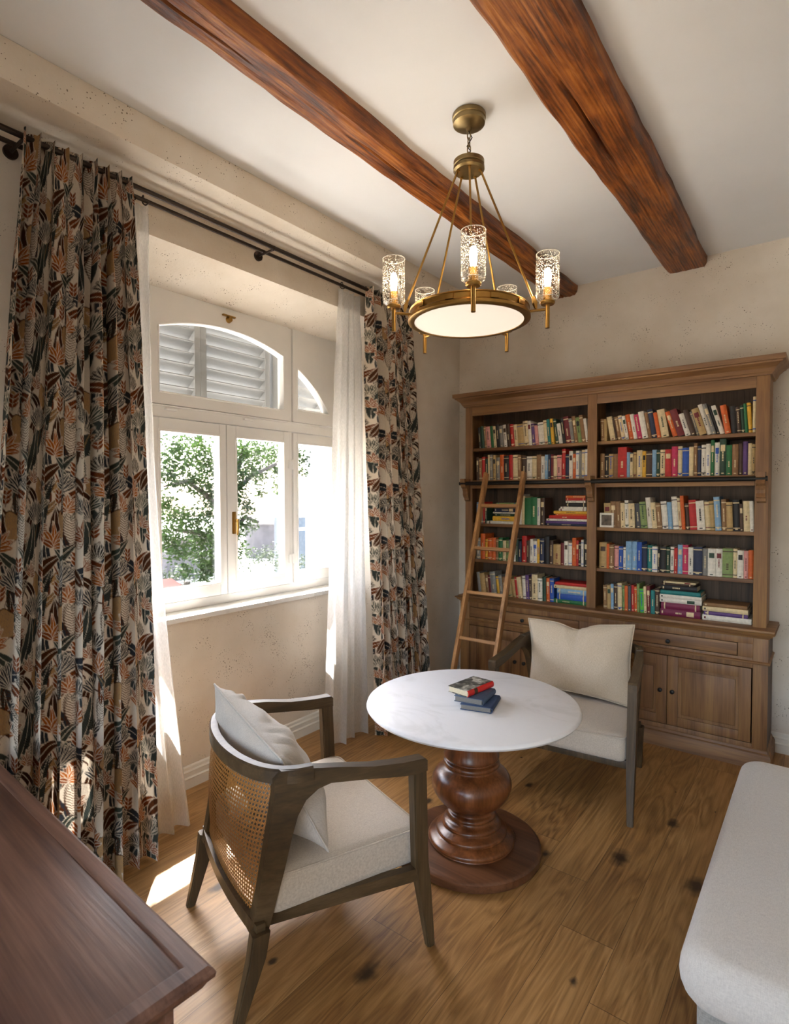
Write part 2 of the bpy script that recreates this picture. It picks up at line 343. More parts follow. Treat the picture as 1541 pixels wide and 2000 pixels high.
# ------------------------------------------------------------------ mesh helpers
class MB:
    def __init__(s): s.bm = bmesh.new(); s.mi = 0
    def _setmat(s, faces):
        for f in faces: f.material_index = s.mi
    def box(s, x0, y0, z0, x1, y1, z1, bev=0, seg=2, mat=None):
        vs = [s.bm.verts.new((x, y, z)) for x in (min(x0, x1), max(x0, x1)) for y in (min(y0, y1), max(y0, y1)) for z in (min(z0, z1), max(z0, z1))]
        idx = [(0, 1, 3, 2), (4, 6, 7, 5), (0, 4, 5, 1), (2, 3, 7, 6), (0, 2, 6, 4), (1, 5, 7, 3)]
        fs = [s.bm.faces.new([vs[i] for i in q]) for q in idx]
        s._setmat(fs)
        if bev:
            es = set(e for f in fs for e in f.edges)
            r = bmesh.ops.bevel(s.bm, geom=list(es), offset=bev, segments=seg, affect='EDGES', profile=.6)
            s._setmat(r['faces'])
        if mat is not None:
            vv = set(v for f in fs if f.is_valid for v in f.verts) if not bev else None
            if vv:
                for v in vv: v.co = mat @ v.co
        return vs
    def obox(s, c, dx, dy, dz, ax, bev=0):
        """oriented box: centre c, half sizes, axes list"""
        vs = []
        for i in (-1, 1):
            for j in (-1, 1):
                for k in (-1, 1):
                    vs.append(s.bm.verts.new(Vector(c)+ax[0]*dx*i+ax[1]*dy*j+ax[2]*dz*k))
        idx = [(0, 1, 3, 2), (4, 6, 7, 5), (0, 4, 5, 1), (2, 3, 7, 6), (0, 2, 6, 4), (1, 5, 7, 3)]
        fs = [s.bm.faces.new([vs[i] for i in q]) for q in idx]; s._setmat(fs)
        if bev:
            es = set(e for f in fs for e in f.edges)
            r = bmesh.ops.bevel(s.bm, geom=list(es), offset=bev, segments=2, affect='EDGES', profile=.6); s._setmat(r['faces'])
    def tube(s, pts, r, n=10, cap=True, closed=False):
        pts = [Vector(p) for p in pts]; rr = r if isinstance(r, (list, tuple)) else [r]*len(pts)
        rings = []; up = None
        for i, p in enumerate(pts):
            if closed: d = pts[(i+1) % len(pts)]-pts[i-1]
            else: d = pts[min(i+1, len(pts)-1)]-pts[max(i-1, 0)]
            d.normalize()
            if up is None:
                up = Vector((0, 0, 1)) if abs(d.z) < .9 else Vector((1, 0, 0))
            a = d.cross(up); a.normalize(); b_ = a.cross(d); up = b_.copy()
            rings.append([s.bm.verts.new(p+(a*math.cos(2*PI*k/n)+b_*math.sin(2*PI*k/n))*rr[i]) for k in range(n)])
        m = len(rings); fs = []
        for i in range(m if closed else m-1):
            A, B = rings[i], rings[(i+1) % m]
            for k in range(n): fs.append(s.bm.faces.new((A[k], A[(k+1) % n], B[(k+1) % n], B[k])))
        if cap and not closed: fs.append(s.bm.faces.new(rings[0][::-1])); fs.append(s.bm.faces.new(rings[-1]))
        s._setmat(fs)
    def lathe(s, prof, c=(0, 0, 0), n=48, cap=True):
        rings = []; c = Vector(c); fs = []
        for r, z in prof:
            if r < 1e-5: rings.append([s.bm.verts.new(c+Vector((0, 0, z)))])
            else: rings.append([s.bm.verts.new(c+Vector((r*math.cos(2*PI*k/n), r*math.sin(2*PI*k/n), z))) for k in range(n)])
        for A, B in zip(rings[:-1], rings[1:]):
            for k in range(n):
                k2 = (k+1) % n
                if len(A) == 1 and len(B) == 1: continue
                if len(A) == 1: fs.append(s.bm.faces.new((A[0], B[k2], B[k])))
                elif len(B) == 1: fs.append(s.bm.faces.new((A[k], A[k2], B[0])))
                else: fs.append(s.bm.faces.new((A[k], A[k2], B[k2], B[k])))
        if cap:
            for q in (rings[0], rings[-1]):
                if len(q) > 1: fs.append(s.bm.faces.new(q))
        s._setmat(fs)
    def prism(s, poly, fn0, fn1):
        """poly: 2D points; fn maps (p,q) to 3D on either side"""
        a = [s.bm.verts.new(fn0(p, q)) for p, q in poly]; b_ = [s.bm.verts.new(fn1(p, q)) for p, q in poly]
        fs = [s.bm.faces.new(a[::-1]), s.bm.faces.new(b_)]
        n = len(poly)
        for i in range(n): fs.append(s.bm.faces.new((a[i], a[(i+1) % n], b_[(i+1) % n], b_[i])))
        s._setmat(fs); return fs
    def loft(s, secs, closed_sec=True, cap=True):
        rings = [[s.bm.verts.new(p) for p in q] for q in secs]; fs = []
        n = len(rings[0])
        for A, B in zip(rings[:-1], rings[1:]):
            for k in range(n if closed_sec else n-1):
                fs.append(s.bm.faces.new((A[k], A[(k+1) % n], B[(k+1) % n], B[k])))
        if cap and closed_sec: fs.append(s.bm.faces.new(rings[0][::-1])); fs.append(s.bm.faces.new(rings[-1]))
        s._setmat(fs)
    def done(s, name, mats, parent=None, smooth=35, loc=None):
        bm = s.bm
        bmesh.ops.recalc_face_normals(bm, faces=bm.faces)
        if smooth:
            for f in bm.faces: f.smooth = True
            for e in bm.edges:
                if len(e.link_faces) == 2 and e.calc_face_angle(0) > R(smooth): e.smooth = False
        me = bpy.data.meshes.new(name); bm.to_mesh(me); bm.free()
        for m in (mats if isinstance(mats, (list, tuple)) else [mats]): me.materials.append(m)
        ob = bpy.data.objects.new(name, me); COL.objects.link(ob)
        if parent: ob.parent = parent
        if loc: ob.location = loc
        return ob
def tag(o, label=None, cat=None, group=None, kind=None):
    if label: o['label'] = label
    if cat: o['category'] = cat
    if group: o['group'] = group
    if kind: o['kind'] = kind
    return o
def thing(name, label, cat, loc=(0, 0, 0), rz=0, group=None, kind=None):
    o = bpy.data.objects.new(name, None); COL.objects.link(o); o.location = loc; o.rotation_euler = (0, 0, rz); o.empty_display_size = .05
    return tag(o, label, cat, group, kind)
def struct(name, mb, m, smooth=35):
    return tag(mb.done(name, m, smooth=smooth), kind='structure')
def gridmesh(name, P, mats, parent=None, uv=None, col=None, thick=0, smooth=True):
    """P: array (nu,nv,3)"""
    nu, nv, _ = P.shape
    me = bpy.data.meshes.new(name)
    i = np.arange(nu-1)[:, None]*nv+np.arange(nv-1)[None, :]
    F = np.stack([i, i+nv, i+nv+1, i+1], -1).reshape(-1, 4)
    me.vertices.add(nu*nv); me.vertices.foreach_set('co', P.reshape(-1).astype(np.float32))
    me.loops.add(F.size); me.loops.foreach_set('vertex_index', F.reshape(-1).astype(np.int32))
    me.polygons.add(len(F)); me.polygons.foreach_set('loop_start', np.arange(0, F.size, 4, dtype=np.int32)); me.polygons.foreach_set('loop_total', np.full(len(F), 4, np.int32))
    me.update(calc_edges=True)
    if smooth: me.polygons.foreach_set('use_smooth', np.ones(len(F), bool))
    if uv is not None:
        ul = me.uv_layers.new(name='UVMap'); ul.data.foreach_set('uv', uv.reshape(-1, 2)[F.reshape(-1)].astype(np.float32).reshape(-1))
    if col is not None:
        ca = me.color_attributes.new('print', 'FLOAT_COLOR', 'POINT'); ca.data.foreach_set('color', col.reshape(-1).astype(np.float32))
    for m in (mats if isinstance(mats, (list, tuple)) else [mats]): me.materials.append(m)
    o = bpy.data.objects.new(name, me); COL.objects.link(o)
    if parent: o.parent = parent
    if thick:
        md = o.modifiers.new('thickness', 'SOLIDIFY'); md.thickness = thick; md.offset = 0
    return o

# ------------------------------------------------------------------ the room
XW, YB, ZC = -2.70, 4.50, 3.37         # window wall, bookcase wall, ceiling
XR, YK = 1.30, -2.50                   # right wall, wall behind the camera
NY0, NY1, NZ, XP = 1.12, 3.40, 3.00, -2.95   # window niche
FX = -3.10                             # window frame face
mb = MB(); mb.box(-3.3, YK-.2, -.1, XR+.2, YB+.2, 0); struct('floor', mb, M['floor'], 0)
mb = MB(); mb.box(-3.3, YK-.2, ZC, XR+.2, YB+.2, ZC+.15); struct('ceiling', mb, M['ceil'], 0)
mb = MB(); mb.box(XW-.55, YB, 0, XR+.2, YB+.2, ZC); struct('wall_back', mb, M['plaster'], 0)
mb = MB(); mb.box(XR, YK, 0, XR+.2, YB, ZC); struct('wall_right', mb, M['plaster'], 0)
DX0, DX1, DZ = -1.80, 1.20, 2.55  # unseen doorway, added in the wall behind the camera to let in fill daylight
mb = MB(); mb.box(XW-.55, YK-.2, 0, DX0, YK, ZC); mb.box(DX1, YK-.2, 0, XR, YK, ZC); mb.box(DX0, YK-.2, DZ, DX1, YK, ZC); struct('wall_front', mb, M['plaster'], 0)
d = bpy.data.objects.new('added_fill_doorway', None); COL.objects.link(d); tag(d, kind='structure')
mb = MB()
for x in (DX0, -.82, .16, DX1-.06): mb.box(x, YK-.12, 0, x+.06, YK-.06, DZ)
for z in (0, DZ-.07): mb.box(DX0, YK-.12, z, DX1, YK-.06, z+.07)
mb.done('added_doorway_frame', M['white'], d)
mb = MB()
XO = -3.26
mb.box(XO, YK, 0, XW, NY0, ZC); mb.box(XO, NY1, 0, XW, YB, ZC)
mb.prism([(XW, ZC), (XW, NZ), (FX+.02, 2.905), (XO, 2.905), (XO, ZC)], lambda p, q: (p, NY0, q), lambda p, q: (p, NY1, q))
mb.box(XO, NY0, 0, XP, NY1, .98)
struct('wall_left', mb, M['plaster'], 0)
mb = MB(); mb.box(XW, YK, 3.215, -2.40, YB, ZC, .008); struct('trim_1', mb, M['plaster'])
mb = MB(); mb.box(FX-.02, NY0, .98, XP+.025, NY1, 1.01, .004); tag(mb.done('trim_2', M['sillm']), kind='structure')
# skirting boards with two ridges
def skirt(name, p0, p1, n):
    prof = [(0, 0), (.020, 0), (.020, .055), (.024, .060), (.020, .066), (.015, .068), (.015, .092), (.019, .097), (.015, .103), (.010, .106), (.010, .122), (.004, .130), (0, .130)]
    p0, p1, n = Vector(p0), Vector(p1), Vector(n)
    mb = MB(); mb.prism(prof, lambda a, z: p0+n*a+Vector((0, 0, z)), lambda a, z: p1+n*a+Vector((0, 0, z))); struct(name, mb, M['base'], 20)
skirt('baseboard_niche', (XP, NY0, 0), (XP, NY1, 0), (1, 0, 0))
skirt('baseboard_back', (XW, YB, 0), (XR, YB, 0), (0, -1, 0))
skirt('baseboard_left', (XW, NY1, 0), (XW, YB-.02, 0), (1, 0, 0))
skirt('baseboard_right', (XR, YK, 0), (XR, YB-.02, 0), (-1, 0, 0))

# ceiling beams: hewn, uneven, cracked
def beam(x0, x1, zb, label, seed):
    ny = 260; secs = []
    def nz(a, b_, s_=1.): return noise.noise(Vector((a*s_, b_, seed*7.3)))
    for i in range(ny+1):
        y = YK+(YB-.001-YK)*i/ny
        e0 = .018*nz(y, 0, 1.1)+.006*nz(y, 3, 6); e1 = .018*nz(y, 9, 1.2)+.006*nz(y, 12, 6)
        zz = .008*nz(y, 20, 1.5)
        ch = .014+.010*nz(y, 30, 2.5)
        sec = []
        bot = []
        m = 30
        for k in range(m+1):
            f = k/m; x = x0+e0+ch+(x1+e1-x0-e0-2*ch)*f
            bot.append((x, zb+zz+.006*nz(y*2, k*.16+40)+.0025*nz(y*9, k*.5+55)))
        sec = [(x0+e0*1.3, ZC-.0005), (x0+e0*1.1, zb+.045), (x0+e0, zb+zz+ch)]+bot+[(x1+e1, zb+zz+ch*1.3), (x1+e1*1.2+.004, zb+.045), (x1+e1*1.2+.006, ZC-.0005)]
        # long crack in the underside
        cx = .45+.16*nz(y, 60, .7)+.03*nz(y, 70, 4)
        w_ = .018*max(0, .6+1.4*nz(y, 80, .9))+.034
        for j in range(3, 3+m+1):
            f = (j-3)/m
            dd = abs(f-cx)
            if dd < w_: sec[j] = (sec[j][0], sec[j][1]+.030*(1-dd/w_)*min(1, max(0, .55+1.6*nz(y, 90, 1.6))))
        secs.append([Vector((a, y, z)) for a, z in sec])
    mb = MB(); mb.loft(secs)
    return tag(mb.done('ceiling_beam', M['beam'], smooth=40), label, 'ceiling beam', 'old timber ceiling beams')
beam(-1.80, -1.62, 3.298, 'narrow reddish brown old timber ceiling beam, nearer the window wall', 1)
beam(-.95, -.695, 3.298, 'broad orange brown old timber ceiling beam to the right of the chandelier', 2)

# ------------------------------------------------------------------ window_1
WC = 2.261
win = bpy.data.objects.new('window_1', None); COL.objects.link(win); tag(win, kind='structure')
EA, EB, EZ = 1.030, .767, 2.007
def arc(y, da=0., db=0.):
    q = (y-WC)/(EA+da); return EZ+(EB+db)*math.sqrt(max(0, 1-q*q))
def wbox(mb, y0, z0, y1, z1, x0=FX, x1=FX-.07, bev=.004): mb.box(x1, y0, z0, x0, y1, z1, bev)
GB, GT = 1.1475, 2.085
mb = MB()
wbox(mb, NY0, 1.01, NY1, 1.065)                       # bottom rail of the frame
wbox(mb, NY0, 1.065, 1.215, 2.907); wbox(mb, 3.31, 1.065, NY1, 2.907)
wbox(mb, 1.70, 1.065, 1.735, 2.905); wbox(mb, 2.787, 1.065, 2.822, 2.905)
wbox(mb, 1.215, 2.165, 3.31, 2.232, FX+.006)
mb.box(FX, 1.215, 2.226, FX+.016, 3.31, 2.236, .003)
mb.done('window_frame', M['white'], win)
def sash(y0, y1, z0, z1, gy0, gy1):
    mb = MB()
    for a in ((y0, z0, gy0, z1), (gy1, z0, y1, z1), (gy0, z0, gy1, GB), (gy0, GT, gy1, z1)): wbox(mb, *a, x0=FX+.012, x1=FX-.05)
    e = .010
    for a in ((gy0-e, GB-e, gy0+.004, GT+e), (gy1-.004, GB-e, gy1+e, GT+e), (gy0, GB-e, gy1, GB+.004), (gy0, GT-.004, gy1, GT+e)): wbox(mb, *a, x0=FX+.018, x1=FX+.005, bev=.003)
    so_ = mb.done('sash', M['white'], win)
    mb = MB(); mb.box(FX-.028, gy0, GB, FX-.022, gy1, GT); mb.done('pane', M['glass'], so_)
    return so_
sash(1.738, 2.248, 1.07, 2.160, 1.79, 2.197)
s2 = sash(2.254, 2.784, 1.07, 2.160, 2.325, 2.735)
sash(2.826, 3.306, 1.07, 2.160, 2.866, 3.222)
sash(1.218, 1.696, 1.07, 2.160, 1.300, 1.656)
# arched upper lights: timber cut to the ellipse
def arched(ya, yb, zlo, ztop, gy0, gy1, gz):
    mb = MB(); x0, x1 = FX+.012, FX-.05
    n = 40
    yy = [gy0+(gy1-gy0)*i/n for i in range(n+1)]
    mb.prism([(y, max(arc(y), gz)) for y in yy]+[(gy1, ztop), (gy0, ztop)], lambda p, q: (x1, p, q), lambda p, q: (x0, p, q))
    for q in ((ya, zlo, gy0, ztop), (gy1, zlo, yb, ztop), (gy0, zlo, gy1, gz)): mb.box(x1, q[0], q[1], x0, q[2], q[3])
    # raised bead round the opening
    pts = []
    ys = [gy0+(gy1-gy0)*i/n for i in range(n+1)]
    for y in ys:
        if arc(y) > gz: pts.append((x0+.001, y, arc(y)+.003))
    pts = [(x0+.001, gy0, gz)]+pts+([(x0+.001, gy1, gz)] if arc(gy1) > gz else [])
    mb.tube(pts, .006, 6, closed=True)
    so_ = mb.done('arched_sash', M['white'], win, 30)
    mb = MB(); mb.box(FX-.028, gy0, gz, FX-.022, gy1, 2.78); mb.done('pane', M['glass'], so_)
    return so_
arched(1.738, 2.784, 2.240, 2.905, 1.79, 2.735, 2.309)
mb = MB()
arched(2.826, 3.306, 2.240, 2.905, 2.866, WC+(EA*.906), 2.331)
arched(1.218, 1.696, 2.240, 2.905, WC-(EA*.906), 1.656, 2.331)
# shutters closed behind the upper lights
for (ya, yb) in ((1.14, 1.72), (1.74, 2.215), (2.215, 2.80), (2.83, 3.38)):
    mb = MB(); X = -3.34
    mb.box(X-.065, ya, 2.14, X+.032, ya+.045, 3.36, .003); mb.box(X-.065, yb-.045, 2.14, X+.032, yb, 3.36, .003); mb.box(X-.065, ya+.045, 2.14, X+.032, yb-.045, 2.26, .003)
    sh = mb.done('shutter', M['shutter'], win)
    mb = MB()
    for k in range(14):
        z = 2.295+k*.077
        ax = [Vector((math.cos(R(38)), 0, math.sin(R(38)))), Vector((0, 1, 0)), Vector((-math.sin(R(38)), 0, math.cos(R(38))))]
        mb.obox((X-.015, (ya+yb)/2, z), .052, (yb-ya)/2-.043, .004, ax)
    mb.done('louvres', M['shutter'], sh)
# fittings
mb = MB(); mb.box(FX+.012, 2.288, 1.455, FX+.018, 2.318, 1.60, .005); mb.tube([(FX+.018, 2.303, 1.545), (FX+.05, 2.303, 1.545)], .009)
mb.tube([(FX+.05, 2.303, 1.552), (FX+.052, 2.305, 1.50), (FX+.046, 2.306, 1.45)], [.009, .008, .006]); mb.done('handle', M['brass'], s2)
mb = MB(); mb.box(FX+.0, 2.225, 2.852, FX+.03, 2.32, 2.862, .003); mb.tube([(FX+.01, 2.275, 2.835), (FX+.035, 2.275, 2.835)], [.022, .015], 16); mb.done('latch', M['brass'], win)
for z in (1.93, 1.25):
    mb = MB(); mb.box(FX+.012, 2.772, z-.03, FX+.02, 2.802, z+.03, .003); mb.tube([(FX+.02, 2.807, z-.035), (FX+.02, 2.807, z+.035)], .008); mb.done('hinge', M['white'], win)
for y in (1.86, 2.42):
    mb = MB(); mb.box(FX+.006, y-.035, 2.205, FX+.03, y+.035, 2.218, .003); mb.done('hinge', M['white'], win)

# ------------------------------------------------------------------ curtains
# leaf print: one repeat rasterised from drawn leaf shapes
TW, TH, PXM = .64, .38, 800.
TX, TY = int(TW*PXM), int(TH*PXM)
CREAM, RUST, ORNG, BRN, CHAR, GRN, TAN, BLK = [np.array(H(c)) for c in ('d2c4b0', '78380f', '96500f', '45240f', '2b2e33', '3a4038', 'a98457', '1f1814')]
tile = np.zeros((TX, TY, 3)); tile[:] = CREAM
gx, gy = np.meshgrid((np.arange(TX)+.5)/PXM, (np.arange(TY)+.5)/PXM, indexing='ij')
def leaf(cx, cy, ang, Ln, W, col, rib=None, out=None, veins=None, bend=0., wavy=0., pw=.75):
    a = R(ang); dx = (gx-cx+TW/2) % TW-TW/2; dy = (gy-cy+TH/2) % TH-TH/2
    for ox in (-TW, 0, TW):
        for oy in (-TH, 0, TH):
            X = (gx-cx+ox); Y = (gy-cy+oy)
            s = X*np.cos(a)+Y*np.sin(a); t_ = -X*np.sin(a)+Y*np.cos(a)
            f = s/Ln; ok = (f > 0) & (f < 1)
            if not ok.any(): continue
            fc = np.clip(f, 0, 1)
            t2 = t_-bend*Ln*np.sin(fc*PI)
            hw = W*np.power(np.sin(PI*np.power(fc, pw)).clip(0), .8)*(1+wavy*np.sin(fc*26))
            ins = ok & (np.abs(t2) < hw)
            if out is not None: tile[ok & (np.abs(t2) < hw+.0028)] = out
            tile[ins] = col
            if veins is not None: tile[ins & ((np.sin((s-np.abs(t2)*.9)*700) > .45))] = veins
            if rib is not None: tile[ins & (np.abs(t2) < .0014)] = rib
def fan(cx, cy, n, Ln, a0, a1, col, rib):
    for k in range(n):
        leaf(cx, cy, a0+(a1-a0)*k/(n-1), Ln*(1-.12*abs(k-(n-1)/2)/(n/2)), .0095, col, rib, CREAM, None, 0, 0, .9+.5)
def stroke(pts, w_, col):
    for (x0, y0), (x1, y1) in zip(pts[:-1], pts[1:]):
        for ox in (-TW, 0, TW):
            for oy in (-TH, 0, TH):
                X = gx+ox; Y = gy+oy; vx, vy = x1-x0, y1-y0; l2 = vx*vx+vy*vy+1e-12
                t_ = np.clip(((X-x0)*vx+(Y-y0)*vy)/l2, 0, 1)
                tile[np.hypot(X-x0-t_*vx, Y-y0-t_*vy) < w_] = col
def blob(cx, cy, rx, ry, col, out, stripes=False):
    for ox in (-TW, 0, TW):
        for oy in (-TH, 0, TH):
            X = gx-cx+ox; Y = gy-cy+oy; th = np.arctan2(Y, X)
            d_ = np.hypot(X/rx, Y/ry)*(1+.14*np.sin(th*5+1)+.08*np.sin(th*3))
            tile[d_ < 1.07] = out; ins = d_ < 1; tile[ins] = col
            if stripes: tile[ins & (np.sin(X*900+Y*120) > .9)] = out*.8+.1
def fernstroke(cx, cy, ang, n, Ln, col):
    a = R(ang)
    for k in range(n):
        bx, by = cx+math.cos(a)*k*.0105, cy+math.sin(a)*k*.0105
        l = Ln*(math.sin(PI*(k+1)/(n+1))*.7+.4)
        for sg in (-1, 1):
            b_ = a+sg*R(62); p1 = (bx+math.cos(b_)*l*.6, by+math.sin(b_)*l*.6); c_ = a+sg*R(25); p2 = (p1[0]+math.cos(c_)*l*.45, p1[1]+math.sin(c_)*l*.45)
            stroke([(bx, by), p1, p2], .0016, col)
# back layer: long dark leaves and stems
_r = random.Random(5)
for k in range(19):
    leaf(_r.uniform(0, TW), _r.uniform(0, TH), _r.choice([70, 95, 120, 45, 100, 150])+_r.uniform(-12, 12), _r.uniform(.13, .24), _r.uniform(.015, .026), _r.choice([CHAR, GRN, BRN, CHAR, TAN, RUST]), CREAM, _r.choice([CREAM, BRN, CREAM]), _r.choice([None, BLK, CHAR*.7]), _r.uniform(-.1, .1), _r.choice([0, 0, .08]))
leaf(.03, .02, 78, .30, .030, GRN, CREAM, CHAR, CHAR*.7, .06)
leaf(.22, .16, 112, .22, .026, CHAR, CREAM, CREAM, GRN, -.08)
leaf(.46, .03, 60, .24, .030, GRN, TAN, BLK, CHAR, .08, .10)
leaf(.60, .18, 100, .26, .024, CHAR, CREAM, CREAM, None, -.08)
leaf(.34, .24, 35, .17, .022, BRN, CREAM, CREAM, None, .1)
leaf(.12, .29, -22, .16, .020, CHAR, CREAM, CREAM, GRN, .1)
blob(.165, .115, .045, .060, TAN, BRN, True); blob(.50, .255, .040, .055, TAN*1.1, BRN, True); blob(.40, .10, .032, .040, CREAM*.95, BRN, True)
fernstroke(.26, .03, 85, 14, .045, BRN); fernstroke(.555, .02, 95, 13, .040, BRN*.8); fernstroke(.05, .22, 70, 10, .035, BLK)
# arches of stem
stroke([(.30, .20), (.335, .25), (.38, .26), (.42, .22), (.43, .17)], .0035, BRN); stroke([(.02, .33), (.06, .36), (.10, .35), (.13, .30)], .0035, RUST)
stroke([(.52, .10), (.55, .16), (.60, .17), (.635, .13)], .0035, BRN)
leaf(.13, .0, 95, .20, .028, BRN*1.1, CREAM, CREAM, BLK, .05, .06); leaf(.40, .33, 75, .20, .030, GRN, CREAM, CREAM, CHAR, -.07, .05)
leaf(.30, .10, 55, .16, .024, CHAR, CREAM, CREAM, GRN, .08); leaf(.55, .31, 20, .17, .022, RUST*.8, CREAM, CREAM, BRN, -.08)
leaf(.02, .27, 40, .17, .026, BRN, CREAM, CREAM, None, .1); leaf(.61, .10, 60, .19, .026, GRN*.9, CREAM, CREAM, CHAR, .05, .08)
leaf(.25, .33, 150, .17, .022, GRN, CREAM, CREAM, None, .08); leaf(.50, .19, 140, .15, .020, BRN*.8, CREAM, CREAM, BLK, -.06)
fernstroke(.16, .18, 60, 12, .035, BRN); fernstroke(.37, .02, 110, 11, .034, RUST*.7); fernstroke(.46, .32, 100, 9, .030, BLK)
# rust plants
def plant(cx, cy, s_, c1, c2):
    for a, l in ((92, .105), (122, .095), (58, .085), (28, .080), (5, .070), (150, .07)):
        leaf(cx, cy, a, l*s_, .0115*s_, c1 if a % 3 else c2, CREAM, CREAM, None, .06 if a < 90 else -.06)
plant(.105, .03, 1.05, ORNG, RUST); plant(.345, .055, .95, RUST, ORNG); plant(.575, .245, .95, ORNG, RUST); plant(.44, .30, .62, RUST, ORNG); plant(.25, .175, .8, ORNG, RUST); plant(.03, .10, .75, RUST, ORNG)
# fans
fan(.205, .245, 9, .115, 30, 150, CHAR, CREAM); fan(.475, .13, 9, .105, 25, 140, CHAR, CREAM); fan(.02, .175, 7, .09, 40, 150, GRN, CREAM); fan(.345, .155, 7, .085, 40, 140, CHAR, CREAM); fan(.60, .345, 7, .08, 30, 130, BLK, CREAM)
# sprigs
for (cx, cy) in ((.285, .315), (.62, .05), (.13, .20)):
    stroke([(cx, cy), (cx+.004, cy+.055)], .0018, BRN)
    for k in range(3):
        for sg in (-1, 1): leaf(cx+.001*k, cy+.012+k*.018, 90-sg*42, .032, .0062, RUST, None, CREAM)
# toothed dark fronds
for (cx, cy, a) in ((.38, .17, 70), (.0, .09, 110), (.255, .14, 20)):
    leaf(cx, cy, a, .12, .013, BLK, CREAM, None, CREAM*.8, .12)
tb = tile.copy()
for ax in (0, 1): tb = (np.roll(tb, 1, ax)+np.roll(tb, -1, ax)+2*tb)/4

def curtain(name, label, cat, mat, y0t, y1t, y0b, y1b, xt, xb, zt, zb, nf, amp, fw, res, seed, pat=True, mid=None, group=None, droop=0., parts=None):
    nu = int(fw/res); nv = int((zt-zb)/(res*1.15))
    u = np.linspace(0, 1, nu)[:, None]; v = np.linspace(0, 1, nv)[None, :]      # v = 0 top
    rs = np.random.RandomState(seed)
    ph = rs.uniform(0, 6.28, 6)
    y0 = y0t+(y0b-y0t)*v; y1 = y1t+(y1b-y1t)*v
    if mid is not None:
        k = np.sin(PI*v); y0 = y0+mid[0]*k; y1 = y1+mid[1]*k
    warp = u+.030*np.sin(2*PI*u*1.3+ph[0]+v*1.2)+.016*np.sin(2*PI*u*3.1+ph[1]-v*1.6)
    warp = (warp-warp[0])/(warp[-1]-warp[0])
    th = 2*PI*nf*warp+ph[2]
    A = amp*(.55+.55*np.minimum(1, v*5))*(1+.35*np.sin(2*PI*u*2.1+ph[3])+.15*np.sin(v*6+u*9))
    x = xt+(xb-xt)*v+A*np.sin(th)+.3*A*np.sin(2*th+ph[4]+v*2)+.004*np.sin(v*60+u*31)*np.exp(-v*3)
    y = y0+(y1-y0)*warp+.45*A*np.cos(th)*np.sin(PI*u)**.3
    z = zt+(zb-zt)*v+0*u-droop*np.clip(v-.9, 0, 1)*10*(.5+.5*np.sin(th))*v
    z = z+.006*np.abs(np.sin(th))*(v < .01)
    P = np.stack([x, y, np.broadcast_to(z, x.shape)], -1)
    col = None
    if pat:
        U = (u*fw/PXM*PXM+0*v) % TW; V = (z+5) % TH
        V = np.broadcast_to(V, U.shape)
        c = tb[np.minimum((U*PXM).astype(int), TX-1), np.minimum((V*PXM).astype(int), TY-1)]
        col = np.concatenate([c, np.ones(c.shape[:2]+(1,))], -1)
    o = gridmesh(name, P, mat, col=col, thick=.0)
    tag(o, label, cat, group)
    return o, P
# sheers first
SH = M['sheer']
curtain('sheer_curtain', 'white sheer curtain beside the big patterned drape on the left of the window', 'curtain', SH, 1.16, 1.490, 1.18, 1.640, -2.655, -2.60, 3.105, .010, 5, .022, 1.1, .008, 3, False, (0, -.06), 'white sheer curtains')
curtain('sheer_curtain', 'white sheer curtain hanging at the right side of the window by the white table', 'curtain', SH, 2.862, 3.08, 2.68, 3.13, -2.66, -2.645, 3.105, .006, 4, .032, 1.3, .008, 8, False, (.0, -.0), 'white sheer curtains')
curtain('patterned_curtain', 'wide leaf-patterned drape left of the window, behind the dark desk', 'curtain', M['print'], .915, 1.350, .70, 1.380, -2.545, -2.50, 3.145, .010, 8, .040, 2.0, .0034, 5, True, (-.02, .015), 'leaf-patterned drapes')
curtain('patterned_curtain', 'narrow leaf-patterned drape in the corner, right of the window near the bookcase', 'curtain', M['print'], 3.02, 3.545, 3.07, 3.73, -2.545, -2.50, 3.145, .006, 7, .034, 1.9, .0048, 6, True, (.0, .02), 'leaf-patterned drapes')
# rods
def rod(x, z, r, label):
    mb = MB(); mb.tube([(x, YK+.3, z), (x, 3.95, z)], r, 14)
    tag(mb.done('curtain_rod', M['iron']), label, 'curtain rod', 'dark curtain rods')
rod(-2.56, 3.128, .012, 'dark bronze curtain rod nearer the room, carrying the leaf-patterned drapes')
rod(-2.645, 3.128, .010, 'dark bronze curtain rod nearer the wall, carrying the white sheers')
for y, lb in ((.923, 'dark rod bracket on the wall at the left edge, beside the wide drape'), (2.198, 'dark rod bracket on the plaster above the middle of the window'), (3.62, 'dark rod bracket behind the narrow drape in the corner')):
    if y > 3: continue
    mb = MB(); mb.tube([(XW, y, 3.115), (XW+.012, y, 3.115)], .028, 20); mb.tube([(XW+.01, y, 3.115), (-2.645, y, 3.117), (-2.56, y, 3.118)], .007, 10)
    for x in (-2.645, -2.56): mb.tube([(x-.014, y, 3.130), (x-.010, y, 3.118), (x, y, 3.113), (x+.010, y, 3.118), (x+.014, y, 3.130)], .004, 6)
    tag(mb.done('rod_bracket', M['iron']), lb, 'bracket', 'curtain rod brackets')
for i, (y, lb) in enumerate(((1.395, 'dark curtain ring just right of the wide drape'), (1.455, 'dark curtain ring at the top corner of the left sheer'), (2.855, 'dark curtain ring at the top left of the right-hand sheer'))):
    mb = MB(); mb.tube([(-2.645+.019*math.cos(k*PI/8), y+.002*k, 3.128+.019*math.sin(k*PI/8)) for k in range(16)], .0032, 6, closed=True)
    tag(mb.done('curtain_ring', M['iron']), lb, 'curtain ring', 'curtain rings')

exec_after = []
